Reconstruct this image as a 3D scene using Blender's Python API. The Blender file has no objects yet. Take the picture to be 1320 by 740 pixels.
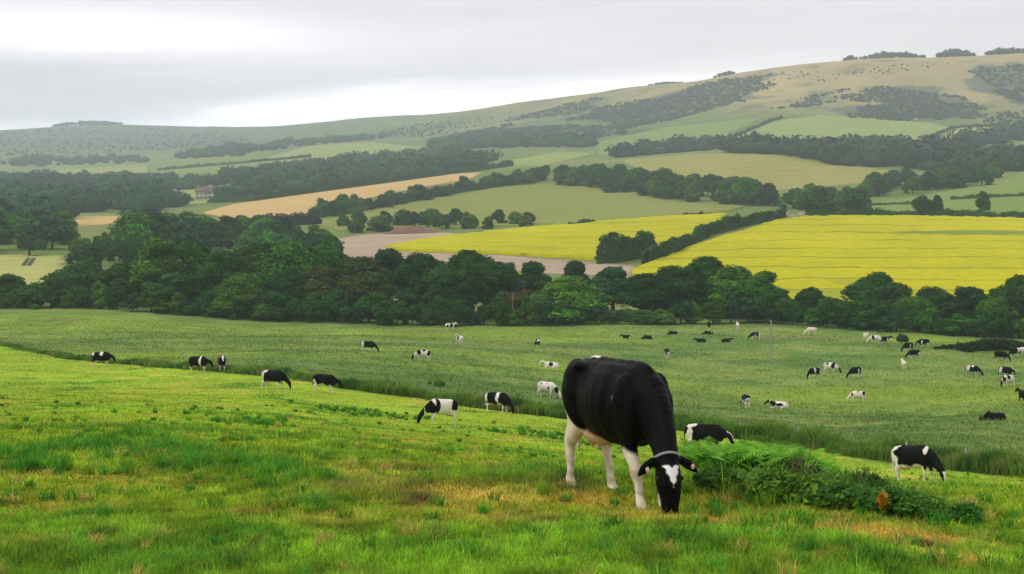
import bpy, bmesh, math, random
import numpy as np
from mathutils import Vector, Matrix, Euler, noise as mnoise

random.seed(7)
RNG = np.random.default_rng(7)
scene = bpy.context.scene
COL = scene.collection
F = 1800.0          # focal length in photo pixels (1320 px wide)
HY = 190.0          # photo row of the eye level
R = math.radians

# ------------------------------------------------------------------ helpers
def tag(o, label=None, cat=None, group=None, kind=None):
    if label: o['label'] = label
    if cat: o['category'] = cat
    if group: o['group'] = group
    if kind: o['kind'] = kind
    return o

def link(name, me, parent=None):
    o = bpy.data.objects.new(name, me)
    COL.objects.link(o)
    if parent is not None: o.parent = parent
    return o

def empty(name, loc=(0, 0, 0)):
    o = bpy.data.objects.new(name, None)
    o.empty_display_size = 0.3
    COL.objects.link(o)
    o.location = loc
    return o

def np_mesh(name, verts, faces, mat=None, cols=None, smooth=False):
    """faces: list of int arrays (n,k)"""
    me = bpy.data.meshes.new(name)
    verts = np.asarray(verts, dtype=np.float32)
    me.vertices.add(len(verts))
    me.vertices.foreach_set('co', verts.ravel())
    if not isinstance(faces, list): faces = [faces]
    faces = [np.asarray(f, dtype=np.int32) for f in faces if len(f)]
    nl = sum(f.size for f in faces); npoly = sum(len(f) for f in faces)
    me.loops.add(nl)
    me.loops.foreach_set('vertex_index', np.concatenate([f.ravel() for f in faces]))
    tot = np.concatenate([np.full(len(f), f.shape[1], np.int32) for f in faces])
    st = np.concatenate([[0], np.cumsum(tot)[:-1]]).astype(np.int32)
    me.polygons.add(npoly)
    me.polygons.foreach_set('loop_start', st)
    me.polygons.foreach_set('loop_total', tot)
    if smooth: me.polygons.foreach_set('use_smooth', np.ones(npoly, bool))
    me.update(calc_edges=True)
    if cols is not None:
        a = me.color_attributes.new('Col', 'FLOAT_COLOR', 'POINT')
        c = np.ones((len(verts), 4), np.float32); c[:, :3] = cols
        a.data.foreach_set('color', c.ravel())
    if mat: me.materials.append(mat)
    return me

def smoothstep(a, b, x):
    t = np.clip((x - a) / (b - a), 0, 1)
    return t * t * (3 - 2 * t)

def _hash(i, j, s):
    h = (i.astype(np.int64) * 374761393 + j.astype(np.int64) * 668265263 + s * 2147483647 + 12345) & 0x7fffffff
    h = ((h ^ (h >> 13)) * 1274126177) & 0x7fffffff
    h = (h ^ (h >> 16)) & 0xffff
    return h / 65535.0

def vnoise(x, y, s=0):
    x = np.asarray(x, float); y = np.asarray(y, float)
    xi = np.floor(x); yi = np.floor(y)
    fx = x - xi; fy = y - yi
    fx = fx * fx * (3 - 2 * fx); fy = fy * fy * (3 - 2 * fy)
    a = _hash(xi, yi, s); b = _hash(xi + 1, yi, s); c = _hash(xi, yi + 1, s); d = _hash(xi + 1, yi + 1, s)
    return (a * (1 - fx) + b * fx) * (1 - fy) + (c * (1 - fx) + d * fx) * fy - 0.5

def fbm(x, y, s=0, o=4):
    v = 0; a = 1; f = 1
    for k in range(o):
        v = v + a * vnoise(x * f + 17.3 * k, y * f - 9.1 * k, s + k); a *= 0.5; f *= 2.03
    return v

def pchip(x, y, xq):
    x = np.asarray(x, float); y = np.asarray(y, float)
    h = np.diff(x); d = np.diff(y) / h
    m = np.zeros_like(y)
    for i in range(1, len(x) - 1):
        if d[i - 1] * d[i] > 0:
            w1 = 2 * h[i] + h[i - 1]; w2 = h[i] + 2 * h[i - 1]
            m[i] = (w1 + w2) / (w1 / d[i - 1] + w2 / d[i])
    m[0] = d[0]; m[-1] = d[-1]
    k = np.clip(np.searchsorted(x, xq) - 1, 0, len(x) - 2)
    t = np.clip((xq - x[k]) / h[k], 0, 1)
    return ((1 + 2 * t) * (1 - t) ** 2 * y[k] + t * (1 - t) ** 2 * h[k] * m[k]
            + t * t * (3 - 2 * t) * y[k + 1] + t * t * (t - 1) * h[k] * m[k + 1])

# ------------------------------------------------------------------ terrain: survey profiles along nine bearings (distance: sight row)
PROF = {
 0:   {25:571,50:528,90:496,150:452,210:428,285:398,340:375,450:331,600:303,800:281,1000:268,1400:245,2000:226,2500:213,3000:198,3800:181,4700:168},
 150: {25:573,50:531,90:500,140:463,210:429,278:402,340:374,450:331,600:302,800:279,1000:266,1400:243,2000:224,2500:211,3000:197,3800:178,4600:161},
 330: {25:577,50:542,90:503,110:481,150:458,210:435,268:415,340:374,450:330,600:300,780:278,1000:257,1400:232,1900:209,2100:200,3000:183,3700:172,4300:163},
 500: {25:588,50:558,79:537,110:496,150:469,210:440,262:421,340:374,450:330,600:299,780:274,900:256,1050:240,1400:222,1900:205,2300:190,3000:172,3800:150},
 660: {25:602,50:574,79:548,100:524,110:514,150:482,210:446,257:425,340:374,390:350,450:328,600:292,700:280,850:258,1000:237,1300:214,1500:205,1800:192,2200:175,2700:153,3200:134},
 820: {25:612,50:594,80:568,88:558,110:535,150:503,210:453,260:422,340:374,450:328,600:284,720:270,900:246,1000:232,1200:210,1500:200,1800:180,2200:158,2900:112},
 990: {25:620,50:608,75:584,88:566,110:545,150:519,180:487,210:452,262:420,330:382,450:320,570:282,700:271,900:245,1150:197,1300:191,1550:186.5,1900:150,2200:125,2600:90},
 1150:{25:628,50:625,63:618,78:590,110:548,155:516,200:459,255:430,330:382,450:320,570:281,700:268,900:240,1150:205,1300:197,1550:186,1900:149,2150:120,2500:75},
 1320:{25:636,50:632,68:610,110:550,150:505,180:483,215:447,240:440,330:382,450:320,570:281,650:270,900:225,1150:205,1300:193,1500:186,1800:163,2100:120,2400:70},
}
LY = np.linspace(math.log(8), math.log(9000), 900)
YG = np.exp(LY)
PXC = np.array(sorted(PROF))
rows = []
for c in PXC:
    p = sorted(PROF[c].items())
    ds = [4, 8, 13] + [d for d, _ in p]
    zs = [-1.6 - 0.14 * d for d in (4, 8, 13)] + [-(py - HY) / F * d for d, py in p]
    dc, zc = ds[-1], zs[-1]
    ds += [dc * 1.12, dc * 1.35, 9500]; zs += [zc - 6, zc - 45, -60]
    rows.append(pchip(ds, zs, YG))
rows = np.array(rows)
PXG = np.arange(0, 1321, 5.0)
ZT = np.array([pchip(PXC, rows[:, j], PXG) for j in range(len(YG))]).T     # [px, Y]
for _ in range(60):                                                         # soften across bearings
    ZT[1:-1] = 0.5 * ZT[1:-1] + 0.25 * (ZT[:-2] + ZT[2:])

def T(X, Y):
    X = np.asarray(X, float); Y = np.asarray(Y, float)
    Ye = np.maximum(Y, 9.0)
    px = np.clip(660 + F * X / Ye, 0, 1320) / 5.0
    ly = (np.log(np.maximum(Y, 8.01)) - LY[0]) / (LY[1] - LY[0])
    ly = np.clip(ly, 0, len(LY) - 1.001)
    i = np.minimum(px.astype(int), len(PXG) - 2); j = ly.astype(int)
    a = px - i; b = ly - j
    z = (ZT[i, j] * (1 - a) + ZT[i + 1, j] * a) * (1 - b) + (ZT[i, j + 1] * (1 - a) + ZT[i + 1, j + 1] * a) * b
    z = np.where(Y < 9, -1.6 - 0.14 * Y, z)
    near = 1 - smoothstep(120, 320, Y)
    z = z + near * (0.10 * fbm(X / 5.0, Y / 5.0, 3, 3) + 0.05 * vnoise(X / 1.1, Y / 1.1, 5)) \
          + smoothstep(60, 110, Y) * (1 - smoothstep(260, 400, Y)) * 0.5 * fbm(X / 22.0, Y / 22.0, 9, 2) \
          + 0.20 * np.exp(-((X - 0.9) / 2.6) ** 2 - ((Y - 15.6) / 1.2) ** 2) \
          + smoothstep(1500, 2500, Y) * (5 * fbm(X / 260.0, Y / 260.0, 11, 4))
    return z

def ground_at(px, py, ymin=6.0):
    """point of the ground met by the line of sight through photo pixel (px,py)"""
    Ys = np.exp(np.linspace(math.log(ymin), math.log(8500), 4000))
    k = (px - 660) / F; s = -(py - HY) / F
    below = s * Ys < T(k * Ys, Ys)
    idx = np.argmax(below)
    if not below[idx]: idx = len(Ys) - 1
    lo, hi = Ys[max(idx - 1, 0)], Ys[idx]
    for _ in range(25):
        m = 0.5 * (lo + hi)
        if s * m < T(k * m, m): hi = m
        else: lo = m
    return np.array([k * hi, hi, float(T(k * hi, hi))])

def at_dist(px, Y):
    X = (px - 660) / F * Y
    return np.array([X, Y, float(T(X, Y))])

def ground_normal(x, y, e=0.6):
    dx = float(T(x + e, y) - T(x - e, y)) / (2 * e)
    dy = float(T(x, y + e) - T(x, y - e)) / (2 * e)
    return Vector((-dx, -dy, 1)).normalized()

# ------------------------------------------------------------------ materials
def new_mat(name):
    m = bpy.data.materials.new(name); m.use_nodes = True
    nt = m.node_tree; nt.nodes.clear()
    out = nt.nodes.new('ShaderNodeOutputMaterial')
    return m, nt, out

def N(nt, t, **kw):
    n = nt.nodes.new(t)
    for k, v in kw.items():
        if k.startswith('i_'):
            n.inputs[k[2:].replace('_', ' ')].default_value = v
        else: setattr(n, k, v)
    return n

def math_node(nt, op, a, b=None, clamp=False):
    n = nt.nodes.new('ShaderNodeMath'); n.operation = op; n.use_clamp = clamp
    for i, v in enumerate((a, b)):
        if v is None: continue
        if isinstance(v, (int, float)): n.inputs[i].default_value = v
        else: nt.links.new(v, n.inputs[i])
    return n.outputs[0]

def mix_col(nt, f, a, b, mode='MIX'):
    n = nt.nodes.new('ShaderNodeMix'); n.data_type = 'RGBA'; n.blend_type = mode
    for sock, v in ((n.inputs[0], f), (n.inputs[6], a), (n.inputs[7], b)):
        if isinstance(v, (int, float)): sock.default_value = v
        elif isinstance(v, tuple): sock.default_value = (*v, 1)
        else: nt.links.new(v, sock)
    return n.outputs[2]

def mat_simple(name, col, rough=0.8, noise_scale=None, amount=0.25, bump=0.0, spec=0.3, metallic=0.0):
    m, nt, out = new_mat(name)
    p = N(nt, 'ShaderNodeBsdfPrincipled', i_Roughness=rough)
    p.inputs['Specular IOR Level'].default_value = spec
    p.inputs['Metallic'].default_value = metallic
    if noise_scale:
        tc = N(nt, 'ShaderNodeTexCoord')
        nz = N(nt, 'ShaderNodeTexNoise'); nz.inputs['Scale'].default_value = noise_scale; nz.inputs['Detail'].default_value = 5
        nt.links.new(tc.outputs['Object'], nz.inputs['Vector'])
        lo = tuple(c * (1 - amount) for c in col); hi = tuple(min(1, c * (1 + amount)) for c in col)
        nt.links.new(mix_col(nt, nz.outputs['Fac'], lo, hi), p.inputs['Base Color'])
        if bump:
            b = N(nt, 'ShaderNodeBump'); b.inputs['Strength'].default_value = bump
            nt.links.new(nz.outputs['Fac'], b.inputs['Height']); nt.links.new(b.outputs[0], p.inputs['Normal'])
    else: p.inputs['Base Color'].default_value = (*col, 1)
    nt.links.new(p.outputs[0], out.inputs[0])
    return m

def mat_leaf(name, tint=(1, 1, 1), trans=0.2, var=0.35, spec=0.15):
    """foliage: colour attribute times a per-object tint"""
    m, nt, out = new_mat(name)
    at = N(nt, 'ShaderNodeAttribute', attribute_name='Col')
    oi = N(nt, 'ShaderNodeObjectInfo')
    hs = N(nt, 'ShaderNodeHueSaturation')
    r1 = oi.outputs['Random']
    nt.links.new(math_node(nt, 'ADD', math_node(nt, 'MULTIPLY', r1, 0.035), 0.483), hs.inputs['Hue'])
    r2 = math_node(nt, 'FRACT', math_node(nt, 'MULTIPLY', r1, 17.31))
    nt.links.new(math_node(nt, 'ADD', math_node(nt, 'MULTIPLY', r2, var * 2), 1 - var), hs.inputs['Value'])
    nt.links.new(mix_col(nt, 1.0, at.outputs['Color'], tint, 'MULTIPLY'), hs.inputs['Color'])
    p = N(nt, 'ShaderNodeBsdfPrincipled', i_Roughness=0.65)
    p.inputs['Specular IOR Level'].default_value = spec
    nt.links.new(hs.outputs[0], p.inputs['Base Color'])
    tr = N(nt, 'ShaderNodeBsdfTranslucent'); nt.links.new(hs.outputs[0], tr.inputs['Color'])
    mx = N(nt, 'ShaderNodeMixShader'); mx.inputs[0].default_value = trans
    nt.links.new(p.outputs[0], mx.inputs[1]); nt.links.new(tr.outputs[0], mx.inputs[2])
    nt.links.new(mx.outputs[0], out.inputs[0])
    return m

def mat_ground(name):
    m, nt, out = new_mat(name)
    at = N(nt, 'ShaderNodeAttribute', attribute_name='Col')
    geo = N(nt, 'ShaderNodeNewGeometry')
    col = at.outputs['Color']
    hs = None
    for sc, amt, det in ((7.0, 0.45, 6), (0.9, 0.35, 4), (0.12, 0.3, 5), (0.012, 0.25, 6)):
        nz = N(nt, 'ShaderNodeTexNoise'); nz.inputs['Scale'].default_value = sc; nz.inputs['Detail'].default_value = det
        nz.inputs['Roughness'].default_value = 0.65
        nt.links.new(geo.outputs['Position'], nz.inputs['Vector'])
        f = math_node(nt, 'ADD', math_node(nt, 'MULTIPLY', math_node(nt, 'SUBTRACT', nz.outputs['Fac'], 0.5), amt * 2.6), 1.0)
        v = N(nt, 'ShaderNodeVectorMath'); v.operation = 'SCALE'
        nt.links.new(col, v.inputs[0]); nt.links.new(f, v.inputs['Scale'])
        col = v.outputs[0]
        if hs is None: hs = nz.outputs['Fac']
    p = N(nt, 'ShaderNodeBsdfPrincipled', i_Roughness=0.95)
    p.inputs['Specular IOR Level'].default_value = 0.05
    nt.links.new(col, p.inputs['Base Color'])
    b = N(nt, 'ShaderNodeBump'); b.inputs['Strength'].default_value = 0.6; b.inputs['Distance'].default_value = 0.05
    nt.links.new(hs, b.inputs['Height']); nt.links.new(b.outputs[0], p.inputs['Normal'])
    nt.links.new(p.outputs[0], out.inputs[0])
    return m

def mat_field(name, col, col2, line_col=None, spacing=26.0, width=0.05, slope=0.0, nscale=0.03, fine=1.2, blotch=None, blotch_amt=0.55, wob=10.0, spot=None):
    """a crop: two tones, thin tramlines, optional thin-crop blotches"""
    m, nt, out = new_mat(name)
    geo = N(nt, 'ShaderNodeNewGeometry')
    sep = N(nt, 'ShaderNodeSeparateXYZ'); nt.links.new(geo.outputs['Position'], sep.inputs[0])
    def noise(sc, det=5, rough=0.6):
        n = N(nt, 'ShaderNodeTexNoise'); n.inputs['Scale'].default_value = sc; n.inputs['Detail'].default_value = det
        n.inputs['Roughness'].default_value = rough
        nt.links.new(geo.outputs['Position'], n.inputs['Vector']); return n.outputs['Fac']
    big = noise(nscale)
    c = mix_col(nt, math_node(nt, 'MULTIPLY', math_node(nt, 'SUBTRACT', big, 0.3), 2.4, True), col, col2)
    fn = noise(fine, 6, 0.7)
    fx = math_node(nt, 'ADD', math_node(nt, 'MULTIPLY', fn, 0.95), 0.53)
    v = N(nt, 'ShaderNodeVectorMath'); v.operation = 'SCALE'
    nt.links.new(c, v.inputs[0]); nt.links.new(fx, v.inputs['Scale']); c = v.outputs[0]
    if blotch:
        bl = noise(0.016, 4)
        f = math_node(nt, 'MULTIPLY', math_node(nt, 'MULTIPLY', math_node(nt, 'SUBTRACT', bl, 0.58), 9.0, True), blotch_amt)
        c = mix_col(nt, f, c, blotch)
    if spot:
        sx, sy, rx, ry = spot
        dx = math_node(nt, 'DIVIDE', math_node(nt, 'SUBTRACT', sep.outputs['X'], sx), rx)
        dy = math_node(nt, 'DIVIDE', math_node(nt, 'SUBTRACT', sep.outputs['Y'], sy), ry)
        e = math_node(nt, 'EXPONENT', math_node(nt, 'MULTIPLY', math_node(nt, 'ADD', math_node(nt, 'MULTIPLY', dx, dx), math_node(nt, 'MULTIPLY', dy, dy)), -1.0))
        f = math_node(nt, 'MULTIPLY', math_node(nt, 'SUBTRACT', math_node(nt, 'ADD', e, math_node(nt, 'MULTIPLY', noise(0.12, 5), 0.9)), 0.75), 3.0, True)
        c = mix_col(nt, math_node(nt, 'MULTIPLY', f, 0.8), c, blotch)
    if line_col:
        w = math_node(nt, 'MULTIPLY', math_node(nt, 'SUBTRACT', noise(0.006, 3), 0.5), wob)
        t = math_node(nt, 'ADD', math_node(nt, 'ADD', sep.outputs['Y'], math_node(nt, 'MULTIPLY', sep.outputs['X'], slope)), w)
        fr = math_node(nt, 'ABSOLUTE', math_node(nt, 'SUBTRACT', math_node(nt, 'FRACT', math_node(nt, 'DIVIDE', t, spacing)), 0.5))
        ln = math_node(nt, 'SUBTRACT', 1.0, math_node(nt, 'DIVIDE', fr, width), True)
        ln = math_node(nt, 'MULTIPLY', ln, math_node(nt, 'MULTIPLY', noise(0.02, 3), 1.5), True)
        c = mix_col(nt, ln, c, line_col)
    p = N(nt, 'ShaderNodeBsdfPrincipled', i_Roughness=0.95)
    p.inputs['Specular IOR Level'].default_value = 0.05
    nt.links.new(c, p.inputs['Base Color'])
    b = N(nt, 'ShaderNodeBump'); b.inputs['Strength'].default_value = 0.8; b.inputs['Distance'].default_value = 0.4
    nt.links.new(fn, b.inputs['Height']); nt.links.new(b.outputs[0], p.inputs['Normal'])
    nt.links.new(p.outputs[0], out.inputs[0])
    return m

M_GROUND = mat_ground('pasture_turf')
M_GRASS = mat_leaf('grass_blade', trans=0.42, var=0.0, spec=0.08)
M_LEAF = mat_leaf('broadleaf', trans=0.2, var=0.32, spec=0.04)
M_FAR = mat_leaf('far_foliage', trans=0.1, var=0.0, spec=0.03)
M_BARK = mat_simple('bark', (0.07, 0.055, 0.04), 0.9, 6, 0.4, 0.6)

def in_poly(x, y, P):
    r = np.zeros(np.shape(x), bool)
    for i in range(len(P)):
        x0, y0 = P[i][:2]; x1, y1 = P[i - 1][:2]
        c = ((y0 > y) != (y1 > y)) & (x < (x1 - x0) * (y - y0) / (y1 - y0 + 1e-12) + x0)
        r ^= c
    return r

# ------------------------------------------------------------------ where the rough strip runs, and the ground's own colours
STRIP_PX = [(-220, 424), (-60, 436), (0, 446), (130, 467), (200, 473), (260, 477), (350, 486), (430, 500), (500, 509), (560, 517), (640, 529), (730, 540), (820, 549), (880, 555), (1000, 573), (1100, 590), (1200, 603), (1320, 616), (1440, 626)]
STRIP = np.array([ground_at(a, b)[:2] for a, b in STRIP_PX])
STRIP_K = 660 + F * STRIP[:, 0] / STRIP[:, 1]
def strip_Y(X, Y):
    return np.interp(660 + F * X / np.maximum(Y, 9), STRIP_K, STRIP[:, 1])

def patch(px, py, rx, ry, amt):
    c = ground_at(px, py); a = ground_at(px, py + ry); b = ground_at(px, py - ry)
    return (c[0], c[1], rx / F * c[1], max(0.35, min(0.5 * abs(b[1] - a[1]), 6.0)), amt)
LUSH = [patch(*a) for a in ((40, 588, 70, 9, 1.0), (140, 578, 70, 8, .8), (205, 588, 60, 10, 1.), (265, 600, 60, 12, .9), (330, 612, 60, 9, .9), (395, 624, 50, 7, .8), (150, 562, 60, 5, .6),
        (860, 702, 90, 16, .8), (760, 690, 60, 10, .4), (560, 715, 90, 12, .5), (120, 668, 45, 8, .7), (60, 715, 90, 14, .5), (300, 690, 60, 10, .5), (410, 660, 14, 5, .7),
        (40, 605, 60, 6, .8), (700, 560, 60, 5, .4), (330, 545, 60, 4, .5), (480, 535, 70, 4, .5), (1140, 730, 60, 10, .8), (980, 690, 40, 6, .5), (1060, 705, 50, 8, .5), (700, 615, 30, 6, .5))]
DRY = [patch(*a) for a in ((470, 628, 70, 8, 1.), (600, 655, 90, 8, .9), (730, 640, 60, 10, 1.), (820, 668, 60, 6, .9), (560, 628, 70, 6, .9), (180, 628, 60, 5, .8), (60, 650, 40, 6, .6), (330, 660, 40, 5, .6), (930, 650, 40, 6, .7), (1150, 690, 60, 6, .8), (640, 640, 120, 14, 1.0), (520, 636, 60, 9, 1.0), (760, 650, 80, 10, .8), (560, 606, 120, 7, .6), (700, 632, 60, 7, 1.), (900, 668, 90, 9, .75), (460, 610, 60, 9, .5),
       (90, 612, 100, 7, .85), (30, 700, 60, 9, .5), (130, 655, 30, 5, .8), (420, 672, 60, 9, .5), (1080, 680, 90, 7, .6), (1220, 700, 90, 8, .8), (1230, 722, 50, 8, .9), (240, 618, 40, 5, .5), (1000, 660, 80, 6, .5), (640, 668, 90, 8, .5))]
BARE = [patch(*a) for a in ((300, 640, 14, 3, .7), (130, 690, 16, 3, .8), (205, 600, 12, 3, .8), (700, 672, 14, 3, .7), (860, 690, 10, 2, .6), (330, 705, 12, 3, .7), (560, 690, 10, 2, .6), (250, 575, 10, 2, .7), (545, 645, 24, 4, .9), (1192, 703, 16, 4, 1.), (440, 630, 16, 3, .5))]
def blobs(L, X, Y):
    v = np.zeros(np.shape(X))
    for cx, cy, rx, ry, a in L:
        d = ((X - cx) / rx) ** 2 + ((Y - cy) / ry) ** 2
        v = np.maximum(v, a * np.exp(-1.1 * d))
    return v

C_UP = np.array((0.265, 0.365, 0.022)); C_LUSH = np.array((0.065, 0.235, 0.020)); C_DRY = np.array((0.62, 0.38, 0.075))
C_LOW = np.array((0.100, 0.180, 0.038)); C_LOW2 = np.array((0.175, 0.240, 0.052)); C_BARE = np.array((0.10, 0.06, 0.035)); C_BRIGHT = np.array((0.215, 0.40, 0.026))
def lerp(a, b, f): return a + (b - a) * f[..., None]

def pasture_col(X, Y):
    """(colour, lushness, dryness) of the turf"""
    up = 1 - smoothstep(-2.0, 2.0, Y - strip_Y(X, Y))
    n1 = fbm(X / 3.0, Y / 4.0, 21, 4); n2 = fbm(X / 0.7, Y / 0.9, 31, 3); n3 = fbm(X / 14.0, Y / 9.0, 41, 3)
    lush = np.clip(blobs(LUSH, X, Y) * (0.75 + 0.9 * n2) + smoothstep(0.22, 0.5, n1 + 0.4 * n2) * 0.6, 0, 1) * up
    lush = np.maximum(lush, smoothstep(.30, .62, blobs(LUSH, X, Y) * (.85 + .8 * n2 + .5 * n1)) * up)
    dry = np.clip(blobs(DRY, X, Y) * (0.85 + 1.2 * n2) + smoothstep(0.30, 0.62, -n1 + 0.5 * n2) * 0.55, 0, 1) * up
    fore = 1 - smoothstep(11.0, 13.5, Y + 0.8 * n1 * 2)
    c = C_UP * np.ones(np.shape(X) + (3,))
    c = lerp(c, C_BRIGHT, np.clip(fore * 0.75 + 0.35 * smoothstep(-0.1, 0.4, n3), 0, 0.85))
    c = lerp(c, C_DRY, dry * 0.82)
    c = lerp(c, C_LUSH, lush * 0.95)
    c = lerp(c, C_BARE, np.clip(blobs(BARE, X, Y), 0, 1))
    far = lerp(C_LOW * np.ones(np.shape(X) + (3,)), C_LOW2, smoothstep(-0.25, 0.4, fbm(X / 9.0, Y / 9.0, 51, 4)))
    far = lerp(far, C_UP * 1.0, smoothstep(0.0, 0.5, fbm(X / 40.0, Y / 30.0, 61, 3)) * 0.45)
    far = lerp(far, np.array((0.20, 0.19, 0.07)), smoothstep(0.30, 0.55, fbm(X / 16.0, Y / 7.0, 71, 3)) * smoothstep(190, 250, Y) * 0.7)
    c = lerp(far, c, up)
    return c, lush, dry, up

HEATH = [[(820, 166), (880, 150), (960, 128), (1004, 95), (980, 94), (900, 112), (830, 130), (760, 140), (720, 156), (770, 158)],
    [(1090, 150), (1140, 156), (1240, 152), (1250, 130), (1200, 112), (1140, 112), (1110, 128)],
    [(1262, 118), (1270, 84), (1330, 82), (1480, 80), (1480, 130), (1330, 132), (1290, 128)],
    [(560, 184), (720, 182), (820, 172), (820, 164), (720, 164), (620, 168), (560, 178)], [(640, 158), (720, 150), (790, 128), (770, 126), (700, 142)],
    [(-120, 174), (60, 166), (170, 168), (330, 176), (320, 186), (200, 196), (90, 206), (-120, 212)], [(360, 184), (470, 172), (620, 150), (560, 166), (430, 184)]]
def terrain_col(X, Y, Z):
    c, _, _, _ = pasture_col(X, np.minimum(Y, 400))
    # valley floor meadows
    mead = lerp(np.array((0.11, 0.17, 0.035)) * np.ones(np.shape(X) + (3,)), np.array((0.17, 0.20, 0.055)), smoothstep(-0.3, 0.3, fbm(X / 120.0, Y / 120.0, 81, 4)))
    c = lerp(c, mead, smoothstep(262, 300, Y))
    # chalk down: dry grass above, greener below and to the west
    px = 660 + F * X / np.maximum(Y, 9)
    hgt = smoothstep(10, 110, Z)
    n = fbm(X / 130.0, Y / 130.0, 91, 5); n2 = fbm(X / 40.0, Y / 40.0, 95, 4)
    down = lerp(np.array((0.105, 0.150, 0.034)) * np.ones(np.shape(X) + (3,)), np.array((0.34, 0.26, 0.105)), np.clip(hgt * smoothstep(300, 1150, px) + 0.5 * n, 0, 1))
    down = lerp(down, np.array((0.085, 0.11, 0.04)), smoothstep(0.10, 0.42, n2 + 0.4 * n) * 0.7)
    for pix in HEATH:
        A = np.array([ground_at(*p)[:2] for p in pix])
        hit = in_poly(X + 60 * fbm(X / 90., Y / 90., 5, 3), Y + 60 * fbm(X / 90., Y / 90., 6, 3), A).astype(float)
        down = lerp(down, np.array((0.060, 0.075, 0.040)), hit * (.85 + .4 * n2))
    down = lerp(down, np.array((0.085, 0.105, 0.065)), (1 - smoothstep(250, 520, px)) * smoothstep(-15, 20, Z) * .75)
    c = lerp(c, down, smoothstep(1500, 1750, Y) * smoothstep(-25, 5, Z))
    return c

# ------------------------------------------------------------------ ground sheet
def build_ground():
    Yr = np.concatenate([np.linspace(-40, 6, 60)[:-1], np.exp(np.linspace(math.log(6), math.log(8800), 1150))])
    kk = np.linspace(-0.80, 0.80, 620)
    Yg, Kg = np.meshgrid(Yr, kk, indexing='ij')
    Xg = Kg * (np.maximum(Yg, -20) + 45)
    Xg = np.where(Yg > 200, Kg * (Yg + 45) * 1.0, Xg)
    Z = T(Xg, Yg)
    n, mcol = Yg.shape
    v = np.stack([Xg, Yg, Z], -1).reshape(-1, 3)
    idx = np.arange(n * mcol).reshape(n, mcol)
    f = np.stack([idx[:-1, :-1], idx[:-1, 1:], idx[1:, 1:], idx[1:, :-1]], -1).reshape(-1, 4)
    c = terrain_col(Xg, Yg, Z).reshape(-1, 3)
    me = np_mesh('ground', v, f, M_GROUND, c, smooth=True)
    tag(link('ground', me), kind='structure')
    return float(Z.min()), float(Z.max()), float(np.abs(Xg).max())
ZMIN, ZMAX, XMAX = build_ground()

# ------------------------------------------------------------------ crop fields: sheets a hand above the turf
from mathutils.geometry import delaunay_2d_cdt
def densify(P, step):
    out = []
    for i in range(len(P)):
        a = np.array(P[i]); b = np.array(P[(i + 1) % len(P)])
        n = max(1, int(np.linalg.norm(b - a) / step))
        for k in range(n): out.append(a + (b - a) * k / n)
    return out
def world_poly(pix, step=5):
    return [ground_at(*p)[:2] for p in densify(pix, step)]
def field(name, pix, mat, h=0.35, cell=None, rough=0.0):
    P = world_poly(pix)
    A = np.array(P)
    x0, y0 = A.min(0); x1, y1 = A.max(0)
    if cell is None: cell = max(6.0, math.sqrt((x1 - x0) * (y1 - y0)) / 70)
    gx, gy = np.meshgrid(np.arange(x0, x1, cell), np.arange(y0, y1, cell))
    gx = gx + (RNG.random(gx.shape) - .5) * cell * .5; gy = gy + (RNG.random(gx.shape) - .5) * cell * .5
    ins = in_poly(gx, gy, A)
    pts = [Vector(p) for p in P] + [Vector(p) for p in zip(gx[ins], gy[ins])]
    n = len(P)
    vs, es, fs, *_ = delaunay_2d_cdt(pts, [(i, (i + 1) % n) for i in range(n)], [list(range(n))], 1, 1e-4)
    V = np.array([(p.x, p.y) for p in vs])
    Z = T(V[:, 0], V[:, 1]) + h + rough * (RNG.random(len(V)) - .5)
    top = np.c_[V, Z]
    tri = np.array([list(f) for f in fs if len(f) == 3])
    # a skirt down to the turf so the crop has thickness
    k = len(top)
    rim = np.array([[*p, float(T(p[0], p[1])) - 0.5] for p in P])
    from_top = []
    key = {(round(a, 2), round(b, 2)): i for i, (a, b) in enumerate(V)}
    ids = [key.get((round(float(p[0]), 2), round(float(p[1]), 2)), -1) for p in P]
    q = [(ids[i], ids[(i + 1) % n], k + (i + 1) % n, k + i) for i in range(n) if ids[i] >= 0 and ids[(i + 1) % n] >= 0]
    me = np_mesh(name, np.r_[top, rim], [tri, np.array(q)], mat, smooth=True)
    return tag(link(name, me), kind='structure')

def s2l(*c):
    return tuple(((v / 255) / 12.92 if v < 10.3 else (((v / 255) + .055) / 1.055) ** 2.4) for v in c)
def fcol(*c, k=0.6): return tuple(x * k for x in s2l(*c))

RAPE = mat_field('rapeseed_flower', (0.44, 0.41, 0.0), (0.33, 0.335, 0.0), (0.12, 0.13, 0.01), 27, 0.07, 0.06, 0.02, 0.35, (0.12, 0.19, 0.03), 0.7, 22.0, (*ground_at(1262, 304)[:2], 38.0, 9.0))
RAPE2 = mat_field('rapeseed_flower_far', (0.43, 0.41, 0.0), (0.34, 0.34, 0.0), (0.14, 0.16, 0.01), 24, 0.05, 0.25, 0.02, 0.6, (0.13, 0.21, 0.02), 0.35)
BARLEY = mat_field('barley', (0.175, 0.205, 0.040), (0.215, 0.235, 0.055), (0.125, 0.15, 0.03), 22, 0.10, 0.10, 0.012, 0.5)
BARLEY2 = mat_field('barley_bleached', (0.24, 0.235, 0.06), (0.28, 0.265, 0.075), (0.16, 0.17, 0.045), 26, 0.10, -0.2, 0.012, 0.5)
WHEAT = mat_field('ripe_wheat', (0.50, 0.34, 0.13), (0.43, 0.31, 0.12), (0.33, 0.24, 0.10), 24, 0.06, 0.6, 0.015, 0.5)
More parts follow.
